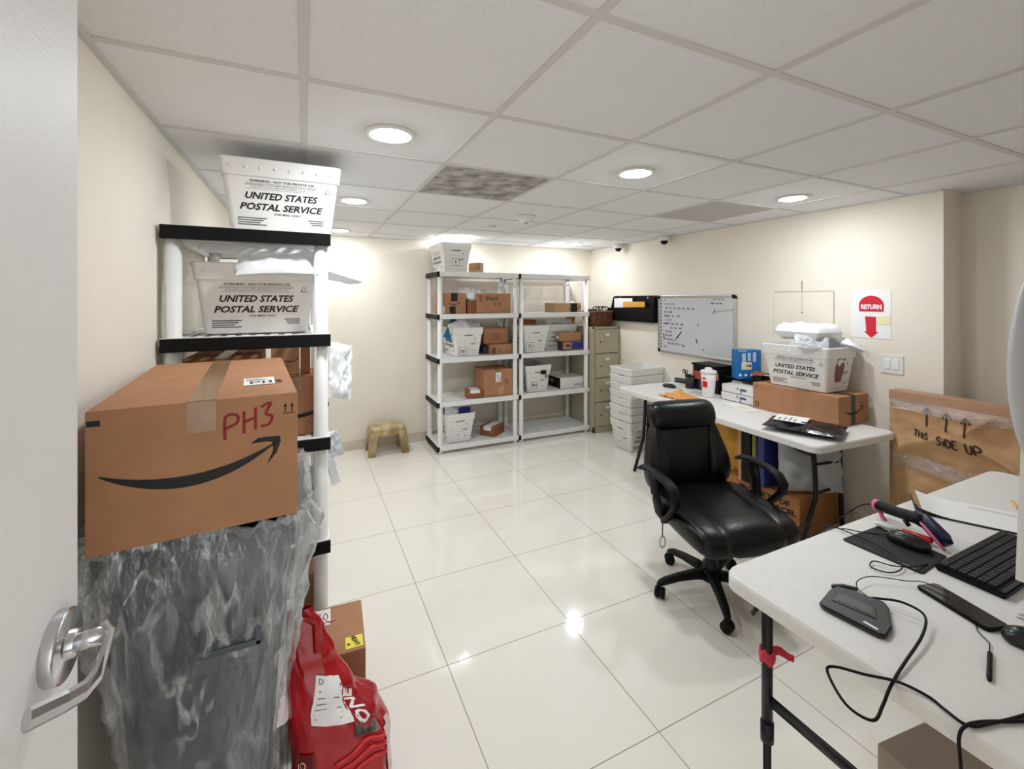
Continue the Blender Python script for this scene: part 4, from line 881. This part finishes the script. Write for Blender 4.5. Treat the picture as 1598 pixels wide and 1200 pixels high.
o = tag(mb.build('eyeglass_case', loc=(3.03, 3.05, ZT)), 'small oval black case lying on the far table left of the pen cup', 'case'); o.rotation_euler = (0, 0, R(18))
M_cloth = mat('orange cloth', '#e3a35c', .85, bump=.3, bump_scale=60)
def cl(u, v):
    a, b = (u-.5)*2, (v-.5)*2; r = math.hypot(a, b); th = math.atan2(b, a)
    h = .055*math.exp(-((a+.1)**2*3+(b-.05)**2*9))*(1+.25*nz(a*4, b*4, 2))+.022*(1-abs(nz(a*1.6+b, b*2.2-a, 6)))**4
    k = 1+.15*nz(cos(th)*2, sin(th)*2, 3)
    return (a*.105*k, b*.15*k, max(.001, h*(1-.7*max(0, r-.7))))
tag(MB().grid(cl, 40, 46, M_cloth).build('cleaning_cloth', loc=(2.80, 2.69, ZT)), 'crumpled orange cloth on the front edge of the far table', 'cloth')

# beneath the far table
def ups(mb, F):
    mb.text('PROPERTY OF', F, .03, .075, .036, M_ink, .36, .05); mb.text('UNITED PARCEL', F, .04, .025, .036, M_ink, .42, .05)
cbox('cardboard box reading PROPERTY OF UNITED PARCEL under the far table', (3.115, 2.062, 0), 3, (.50, .54, .26), mat('orange cardboard', '#a9713f', .8, noise_amt=.1, noise_scale=10), M_tape, left=ups)
mailer('big grey white poly bag slumped on the box under the far table', (3.10, 1.885, .455), (80, 4, -22), (.44, .40, .11), M_polyg, 61, wr=.05)
mailer('second pale poly bag behind, against the wall under the far table', (3.22, 1.945, .43), (82, -6, -26), (.30, .34, .06), M_polyg, 62, wr=.03)
M_ypoly = mat('yellow padded film', '#d69a1c', .4, bump=.7, bump_scale=16, noise_amt=.3, noise_scale=10)
mailer('yellow padded mailer standing under the far table behind the chair', (2.99, 2.36, .46), (86, 8, -78), (.40, .40, .05), M_ypoly, 63, wr=.02)
cbox('upright brown board standing under the far table beside the yellow mailer', (3.02, 2.165, .2605), 0, (.40, .022, .42), M_card2, None, seam=False)
cbox('tall black document case under the far table', (3.02, 2.115, .2605), 0, (.40, .065, .40), M_black, None, seam=False, name='document_case', cat='case')
cbox('olive green binder standing under the far table', (3.02, 2.063, .2605), 0, (.38, .028, .41), mat('olive', '#7d7a2e', .5), None, seam=False, name='binder', cat='binder', front=lambda mb, F: None)
cbox('navy blue folder box standing under the far table', (3.03, 2.018, .2605), 0, (.38, .05, .40), M_navy, None, seam=False, name='folder_box', cat='folder')

# ------------------------------------------------------------------ office chair
ch = T('office_chair', 'black leather swivel office chair with loop armrests between the two tables', 'office chair', (1.945, 1.665, 0), -11)
def cush(name, rings, mt=M_leather, sub=1):
    return MB().loft(rings, mt, True, True).build(name, ch, sub=sub)
def hx(cx, cz, a, b, y, e=3, n=20, tilt=0): return [(x, y+tilt*(z-cz), z) for x, z in sellipse(cx, cz, a, b, e, n)]
# seat : centre panel and two side bolsters, rings run front to back
cush('seat', [hx(0, .405, .10, .02, -.335, 2.4), hx(0, .415, .165, .045, -.33), hx(0, .435, .18, .06, -.30), hx(0, .452, .185, .062, -.22), hx(0, .462, .185, .060, -.05), hx(0, .468, .18, .055, .12), hx(0, .47, .16, .04, .20), hx(0, .47, .1, .02, .215)])
for s in (-1, 1):
    cush('seat_bolster', [hx(s*.15, .405, .05, .02, -.32, 2.4), hx(s*.185, .415, .07, .045, -.312), hx(s*.205, .43, .075, .058, -.27), hx(s*.215, .445, .075, .062, -.16), hx(s*.21, .458, .075, .062, 0), hx(s*.20, .465, .07, .055, .12), hx(s*.18, .468, .05, .035, .19)])
def bk_(z, hw, th, y, cx=0, e=3.2): return [(cx+x, y+yy, z) for x, yy in sellipse(0, 0, hw, th, e, 24)]
cush('backrest', [bk_(.475, .13, .02, .205), bk_(.485, .155, .045, .205), bk_(.56, .165, .058, .205), bk_(.66, .165, .058, .215), bk_(.76, .165, .052, .228), bk_(.83, .165, .045, .24), bk_(.845, .15, .02, .243)])
for s in (-1, 1):
    cush('back_bolster', [bk_(.475, .03, .02, .20, s*.17), bk_(.49, .06, .045, .198, s*.185), bk_(.56, .075, .066, .19, s*.192), bk_(.64, .070, .066, .197, s*.19), bk_(.74, .048, .055, .222, s*.182), bk_(.82, .028, .04, .24, s*.18), bk_(.845, .012, .02, .245, s*.175)])
cush('headrest', [bk_(.80, .18, .02, .235), bk_(.808, .205, .048, .235), bk_(.86, .214, .066, .24), bk_(.91, .212, .062, .25), bk_(.945, .20, .048, .262), bk_(.958, .17, .02, .268)])
MB().loft([bk_(.46, .17, .012, .262), bk_(.60, .235, .014, .268), bk_(.80, .20, .014, .295), bk_(.93, .19, .012, .315)], M_black).build('back_shell', ch)
for s in (-1, 1):
    mb = MB(); X = s*.315
    mb.tube([(X, .17, .625), (X, .13, .645), (X, .04, .655), (X, -.06, .65), (X, -.12, .635), (X*.99, -.155, .60), (X*.98, -.15, .56), (X*.96, -.09, .49), (X*.93, -.03, .44), (X*.88, .0, .415), (X*.6, .0, .405)], .030, M_black, 12, r2=.015, rs=[.7, 1, 1, 1, 1, .95, .9, .85, .85, .9, .9], up=(0, -.3, 1) if 0 else None)
    mb.tube([(X, .05, .648), (X*.99, .03, .55), (X*.95, .01, .45), (X*.86, .0, .41)], .036, M_black, 10, r2=.014, up=(s, 0, 0))
    MB_ = mb.build('armrest', ch)
    MB().lathe([(.001, .006), (.010, .004), (.011, 0)], M_alu, 12, Matrix.Translation((X+s*.013, .03, .53)) @ Matrix.Rotation(R(90*s), 4, 'Y')).build('bolt', MB_)
mb = MB(); mb.bx(-.11, .11, -.12, .13, .365, .405, M_black, .012); mb.bx(-.04, .04, .1, .26, .37, .40, M_black, .01); mb.bx(-.04, .04, .235, .285, .37, .56, M_black, .01); mb.build('tilt_mechanism', ch)
MB().lathe([(.001, .10), (.040, .10), (.040, .16), (.030, .17), (.030, .27), (.018, .28), (.018, .37), (.001, .37)], M_blackm, 20).build('gas_column', ch)
mb = MB(); mb.tube([(-.10, .05, .385), (-.19, .06, .385), (-.255, .055, .38)], .006, M_blackm, 8); mb.build('lever', ch)
mb = MB(); mb.tube([(-.25, .055, .385), (-.252, .056, .30)], .003, M_blackm, 6); mb.tube([(-.252+.016*cos(i*pi/8), .056, .27+.030*sin(i*pi/8)) for i in range(17)], .004, M_alu, 6); lab(mb.build('hanging_tag', ch), 'metal ring on a cord')
MB().lathe([(.001, .075), (.05, .075), (.056, .095), (.05, .125), (.001, .13)], M_black, 24).build('hub', ch)
for k in range(5):
    a = R(91+11+72*k); c, s = cos(a), sin(a)
    rings = []
    for r_, z, w, h in ((.02, .10, .030, .026), (.09, .105, .026, .022), (.18, .098, .022, .018), (.255, .085, .020, .016), (.285, .075, .017, .013), (.30, .068, .008, .006)):
        rings.append([(r_*c-q*s, r_*s+q*c, z+zz) for q, zz in sellipse(0, 0, w, h, 3, 12)])
    MB().loft(rings, M_black).build('base_arm', ch)
    mb = MB(); X, Y = .285*c, .285*s; ca, sa = cos(a+.9), sin(a+.9)
    Mq = Matrix.Translation((X, Y, .028)) @ Matrix.Rotation(a+.9, 4, 'Z') @ Matrix.Rotation(R(90), 4, 'X')
    for z0 in (-.024, .006): mb.lathe([(.001, z0), (.024, z0), (.0275, z0+.004), (.0275, z0+.014), (.024, z0+.018), (.001, z0+.018)], M_black, 20, Mq)
    mb.lathe([(.001, -.006), (.02, -.006), (.02, .006), (.001, .006)], M_blackm, 16, Mq); mb.tube([(X, Y, .04), (X, Y, .07)], .008, M_blackm, 8)
    mb.build('caster', ch)

# ------------------------------------------------------------------ front table
ft2 = ftable('white folding table in the right foreground with keyboard and signature pad', (2.035, .552, 0), 90, 1.83, .745, .745)
def l2(x, y, z): return (y-.552, -(x-2.035), z)
for x in (1.20, 2.87):
    for y in (.833, .362):
        mb = MB(); mb.tube([l2(x, y, .71), l2(x, y, .29)], .0145, M_blackm, 14); mb.tube([l2(x, y, .34), l2(x, y, .30), l2(x, y, .285)], .0175, M_blackm, 14); mb.tube([l2(x, y, .30), l2(x, y, 0)], .0105, M_blackm, 12); mb.build('leg', ft2)
    MB().tube([l2(x, .833, .405), l2(x, .362, .405)], .008, M_blackm, 8, r2=.018).build('crossbar', ft2)
mb = MB(); mb.tube([l2(1.20, .85, .67), l2(1.19, .872, .625)], .007, M_blackm, 8); mb.tube([l2(1.205, .833, .68), l2(1.45, .70, .705)], .007, M_blackm, 8); mb.build('brace', ft2)
mb = MB()
M_rtape = mat('red tape', '#c2203c', .4, bump=.4, bump_scale=40)
mb.loft([[(1.20+r_*cos(i*pi/10), .833+r_*sin(i*pi/10), z+.006*sin(i*1.3)) for i in range(20)] for r_, z in ((.0175, .512), (.021, .515), (.022, .53), (.02, .545), (.0165, .548))], M_rtape, False)
mb.grid(lambda u, v: (1.215+.052*u, .828-.045*u*(1-.2*u)+.010*sin(2.5*u), .522+.030*v*(1-.35*u)+.006*sin(5*u)-.006*u+.003*nz(u*9, v*5)), 12, 5, M_rtape)
tag(mb.build('red_tape'), 'strip of red tape wrapped round the front table leg', 'tape')
ZF = .7455
pd = T('signature_pad', 'dark grey signature tablet on the corner of the front table', 'signature pad', (0, 0, ZF))
M_dk = mat('charcoal plastic', '#2b2d30', .45)
def slab(mb, pts, z0, z1, mt, bev=.004):
    b_ = bmesh.new(); vs0 = [b_.verts.new((x, y, z0)) for x, y in pts]; f = b_.faces.new(vs0); r = bmesh.ops.extrude_face_region(b_, geom=[f])
    for v in r['geom']:
        if isinstance(v, bmesh.types.BMVert): v.co.z = z1
    bmesh.ops.recalc_face_normals(b_, faces=list(b_.faces)); bmesh.ops.bevel(b_, geom=list(b_.edges), offset=bev, segments=2, affect='EDGES'); mb.bm(b_, mt)
mb = MB(); slab(mb, [(1.330, .724), (1.300, .722), (1.215, .702), (1.209, .690), (1.226, .575), (1.238, .562), (1.285, .572), (1.368, .618), (1.374, .632), (1.352, .69)], 0, .013, M_dk, .005)
F = frame((0, 0, .0132), (1, 0, 0), (0, 1, 0)); mb.rect(1.236, 1.244, .582, .612, M_paper, F)
mb.build('case', pd)
mb = MB(); slab(mb, [(1.305, .705), (1.252, .690), (1.277, .602), (1.322, .625)], .0125, .0145, mat('pad rim', '#1c1d1f', .35), .001); slab(mb, [(1.299, .694), (1.262, .684), (1.283, .613), (1.314, .630)], .0135, .0152, mat('pad screen', '#4a4e4e', .2), .0005); mb.build('screen', pd)
mb = MB(); slab(mb, [(1.372, .690), (1.350, .715), (1.318, .728), (1.33, .735), (1.36, .722), (1.382, .695)], .002, .010, M_dk, .002); mb.build('pen_rest', pd)
def cab(label, pts, r=.0022, grp=None, m_=M_black):
    P = []
    for i in range(len(pts)-1):
        p0, p1, p2, p3 = [Vector(pts[max(0, min(len(pts)-1, k))]) for k in (i-1, i, i+1, i+2)]
        for t in (0, .2, .4, .6, .8): P.append(.5*((2*p1)+(p2-p0)*t+(2*p0-5*p1+4*p2-p3)*t*t+(3*p1-p0-3*p2+p3)*t**3))
    P.append(Vector(pts[-1])); return tag(MB().tube(P, r, m_, 8).build('cable'), label, 'cable', grp)
zc = ZF+.004
cab('black cable looping from the signature pad over the left edge of the front table', [(1.37, .66, zc), (1.372, .640, zc+.01), (1.39, .60, zc+.02), (1.393, .556, zc+.015), (1.316, .528, zc+.01), (1.19, .508, zc+.004), (1.137, .500, zc), (1.10, .497, .735), (1.072, .495, .715), (1.035, .495, .70), (1.020, .535, .705), (1.045, .585, .725), (1.062, .580, .735), (1.09, .535, .742), (1.118, .490, zc+.002), (1.135, .447, zc), (1.128, .418, zc), (1.125, .385, zc), (1.17, .368, zc), (1.25, .348, zc), (1.36, .33, zc)], .0030)
cab('black cable hanging down the front of the table edge in the foreground', [(1.40, .30, zc), (1.25, .338, zc), (1.16, .376, zc), (1.118, .386, zc), (1.100, .388, .735), (1.098, .386, .70), (1.102, .382, .60), (1.110, .378, .40)], .0030)
cab('thin black cable arching from the signature pad to the phone', [(1.37, .662, zc), (1.372, .69, zc+.006), (1.40, .705, zc+.012), (1.46, .698, zc+.012), (1.53, .650, zc+.008), (1.56, .622, zc+.012), (1.56, .57, zc+.0135)], .0012)
pp = T('phone', 'black smartphone lying screen up on the front table', 'phone', (1.545, .543, ZF), -17)
mb = MB(); slab(mb, rrect(.070, .168, .012, 4), 0, .009, M_black, .002); mb.build('body', pp)
mb = MB(); slab(mb, rrect(.064, .161, .010, 4), .0086, .0096, mat('phone glass', '#08090c', .05, coat=.5), .0003); mb.build('screen', pp)
sy = T('stylus', 'short black stylus on a thin cord on the front table', 'stylus', (0, 0, 0))
mb = MB(); mb.tube([(1.405, .444, zc), (1.40, .442, zc), (1.305, .413, zc), (1.298, .411, zc)], .0045, M_black, 10, rs=[.5, 1, 1, .6]); mb.build('barrel', sy)
MB().tube([(1.50, .50, zc), (1.47, .485, zc-.002), (1.44, .455, zc), (1.405, .444, zc)], .0012, M_black, 6).build('cord', sy)
pad = T('mouse_pad', 'black mouse pad on the far side of the front table', 'mouse pad', (1.727, .762, ZF), 0)
mb = MB(); slab(mb, [(.105, .098), (-.098, .102), (-.104, .095), (-.098, -.103), (-.09, -.108), (.083, -.095)], 0, .004, mat('pad cloth', '#18191c', .7, bump=.2, bump_scale=200), .0012)
F = frame((0, 0, .0042), (0, 1, 0), (-1, 0, 0)); mb.rect(-.09, -.045, .088, .092, M_grey, F); mb.rect(.02, .05, .083, .088, mat('dim print', '#3a3c40', .6), F); mb.build('cloth', pad)
def mouse(label, loc, rz):
    t = T('computer_mouse', label, 'computer mouse', loc, rz)
    MB().loft([[(x, y, z) for x, y in sellipse(0, 0, .030*k, .057*k, 2.4, 24)] for k, z in ((.90, 0), (1, .006), (.97, .018), (.82, .029), (.5, .036), (.1, .038))], mat('mouse black', '#0f0f11', .3)).build('shell', t)
    MB().tube([(0, .026+.006*cos(i*pi/6), .031+.006*sin(i*pi/6)) for i in range(13)], .003, M_dk, 6).build('scroll_wheel', t); return t
mouse('black computer mouse on the mouse pad', (1.775, .748, ZF+.0045), 5)
mouse('second black mouse cut off at the right edge of the photo', (1.525, .405, ZF), 35)
cab('black mouse cable coiled at the edge of the mouse pad', [(1.775, .806, ZF+.012), (1.74, .85, zc), (1.68, .895, zc+.006), (1.67, .80, zc+.008), (1.640, .72, zc+.008), (1.60, .69, zc+.004), (1.545, .695, zc+.002), (1.53, .735, zc), (1.565, .745, zc+.004), (1.585, .705, zc+.006), (1.63, .675, zc+.008), (1.70, .67, zc)], .0018)
mk_ = T('marker_pen', 'white marker pen with a red cap on the mouse pad', 'marker', (0, 0, ZF+.015))
MB().tube([(1.822, .866, 0), (1.823, .86, 0), (1.838, .785, 0)], .0085, M_white, 14, rs=[.7, 1, 1]).build('barrel', mk_); MB().tube([(1.837, .79, 0), (1.850, .722, 0), (1.851, .716, 0)], .0105, M_redp, 14, rs=[1, 1, .6]).build('cap', mk_)
sc = T('barcode_scanner', 'black and pink handheld barcode scanner on the front table', 'scanner', (0, 0, 0))
M_pink = mat('pink rubber', '#d9708f', .5); M_nav2 = mat('scanner navy', '#161b3a', .3)
MB().tube([(1.915, .900, .790), (1.912, .892, .790), (1.895, .83, .797), (1.880, .77, .806), (1.872, .745, .808)], .020, M_black, 14, r2=.018, rs=[.8, 1.05, 1, 1.1, 1.3]).build('grip', sc)
MB().tube([(1.917, .908, .788), (1.913, .890, .790)], .019, M_pink, 14, r2=.019).build('bumper', sc)
MB().tube([(1.92, .897, .775), (1.915, .885, .752), (1.905, .872, .748)], .007, M_pink, 10).build('bumper', sc)
mb = MB(); mb.tube([(1.885, .775, .815), (1.868, .735, .805), (1.850, .69, .780), (1.845, .678, .768)], .030, M_nav2, 18, r2=.018, rs=[.6, 1, 1, .7], up=(.9, .1, .3)); mb.build('head', sc)
MB().tube([(1.866, .772, .815), (1.846, .735, .800), (1.830, .692, .768), (1.836, .680, .752)], .0045, M_pink, 8).build('bumper', sc)
mb = MB(); mb.tube([(1.87, .80, .790), (1.868, .785, .775)], .007, M_black, 8); mb.build('trigger', sc)
cab('black coiled scanner cord drooping off the back of the front table', [(1.918, .91, .788), (1.915, .96, .76), (1.83, 1.0, .70), (1.70, 1.02, .66), (1.66, 1.03, .70), (1.668, .97, .742), (1.675, .92, zc+.003), (1.682, .89, zc+.004)], .0022)
cb = T('clipboard', 'clipboard with a white sheet lying on the back of the front table', 'clipboard', (2.25, .757, ZF), 28)
mb = MB(); slab(mb, rrect(.215, .33, .012, 3), 0, .004, mat('dark board', '#33302f', .5), .001); mb.build('board', cb)
mb = MB(); mb.grid(lambda u, v: (-.103+.206*u, -.16+.32*v, .006+.018*max(0, (v-.7)/.3)**2), 6, 14, M_paper)
F = frame((0, 0, .0075), (1, 0, 0), (0, 1, 0)); mb.rect(.06, .063, -.14, .0, M_grey, F); mb.build('paper', cb)
mb = MB(); mb.grid(lambda u, v: (-.10+.20*u, .13+.04*v, .006+.03*v), 4, 4, M_card2); lab(mb.build('curled_page', cb), 'tan curled page end')
mb = MB(); mb.bx(-.05, .05, -.172, -.135, .004, .010, M_chrome, .002); mb.tube([(-.045, -.15, .012), (-.03, -.125, .02), (.03, -.125, .02), (.045, -.15, .012)], .004, M_chrome, 8); mb.build('clip', cb)
tag(MB().box((0, 0, 0), (.012, .07, .010), mat('pale wood', '#d9b97c', .6), .003).build('clothes_peg', loc=(2.50, .72, ZF+.0055)), 'pale wooden peg on the front table beyond the clipboard', 'peg').rotation_euler = (0, 0, R(-60))
kb = T('keyboard', 'black computer keyboard on the front table', 'keyboard', (1.915, .578, ZF), 0)
mb = MB(); slab(mb, [(-.225, -.075), (-.22, .074), (.225, .074), (.225, -.075)], 0, .018, M_black, .004); mb.build('case', kb)
M_key = mat('key black', '#1c1c1f', .45)
for r_ in range(6):
    y = .058-.0205*r_; n = 20; x = -.212
    while x < .205:
        w = .018 if not (r_ == 5 and -.1 < x < .0) else .09
        MB().bx(x, x+w-.0025, y-.009, y+.0085, .017, .0235, M_key, .0018).build('key', kb); x += w+.0015
mb = MB(); mb.bx(-.222, .222, -.073, -.066, .016, .0215, M_dk, .002); mb.build('front_lip', kb)
cab('short white cable on the front table right of the phone', [(1.66, .455, zc), (1.63, .468, zc), (1.64, .44, zc), (1.70, .40, zc)], .0035, None, M_white)
# white monitor seen from behind, at the right edge
mo = T('monitor', 'white monitor back at the right edge above the keyboard', 'monitor', (0, 0, 0))
mb = MB(); b0 = [(1.477, .905), (2.02, .905), (2.02, 1.235), (1.511, 1.235)]
for y0, y1 in ((.40, .425),): mb.add([(x, y0, z) for x, z in b0]+[(x, y1, z) for x, z in b0], [(0, 1, 2, 3), (7, 6, 5, 4)]+[(i, i+4, (i+1) % 4+4, (i+1) % 4) for i in range(4)], M_white)
mb.build('panel', mo)
MB().bx(1.73, 1.79, .375, .40, .75, 1.1, M_white, .006).build('stand', mo); MB().bx(1.66, 1.86, .26, .42, ZF, ZF+.012, M_white, .004).build('base', mo)
fn_ = T('desk_fan', 'white round desk fan rim at the right edge beside the monitor', 'fan', (1.483, .36, ZF))
FC = (0, 0, 1.407-ZF)
ring_ = lambda r_, y, n=48: [(r_*cos(2*pi*i/n), y, FC[2]+r_*sin(2*pi*i/n)) for i in range(n+1)]
mb = MB(); mb.tube(ring_(.222, .0), .013, mat('fan grey white', '#c4c4c8', .4), 12, r2=.02); mb.build('cage_rim', fn_)
mb = MB(); 
for i in range(36): a = 2*pi*i/36; mb.tube([(.06*cos(a), -.045, FC[2]+.06*sin(a)), (.18*cos(a), -.045, FC[2]+.18*sin(a)), (.220*cos(a), -.005, FC[2]+.220*sin(a))], .002, M_white, 5)
mb.tube(ring_(.06, -.045), .004, M_white, 6); mb.build('grille', fn_)
mb = MB(); mb.lathe([(.001, -.03), (.05, -.03), (.06, .02), (.05, .10), (.001, .11)], M_white, 24, Matrix.Translation((0, -.05, FC[2])) @ Matrix.Rotation(R(90), 4, 'X')); mb.build('motor_housing', fn_)
for k in range(3):
    a0 = 2*pi*k/3; MB().grid(lambda u, v: ((.05+.15*u)*cos(a0+.8*v*(1-.2*u)), .0-.03*v+.01, FC[2]+(.05+.15*u)*sin(a0+.8*v*(1-.2*u))), 6, 6, M_white).build('blade', fn_)
MB().tube([(0, -.09, .02), (0, -.09, FC[2])], .016, M_white, 14).build('pole', fn_); MB().lathe([(.001, 0), (.10, 0), (.10, .012), (.03, .025), (.001, .028)], M_white, 32, Matrix.Translation((0, -.09, 0))).build('base', fn_)
# greyish carton under the front table
cbox('open greyish cardboard carton on the floor under the front table', (1.66, .44, 0), -7, (.46, .44, .30), mat('grey brown board', '#a8988a', .8, noise_amt=.08, noise_scale=10), None, axis='x')
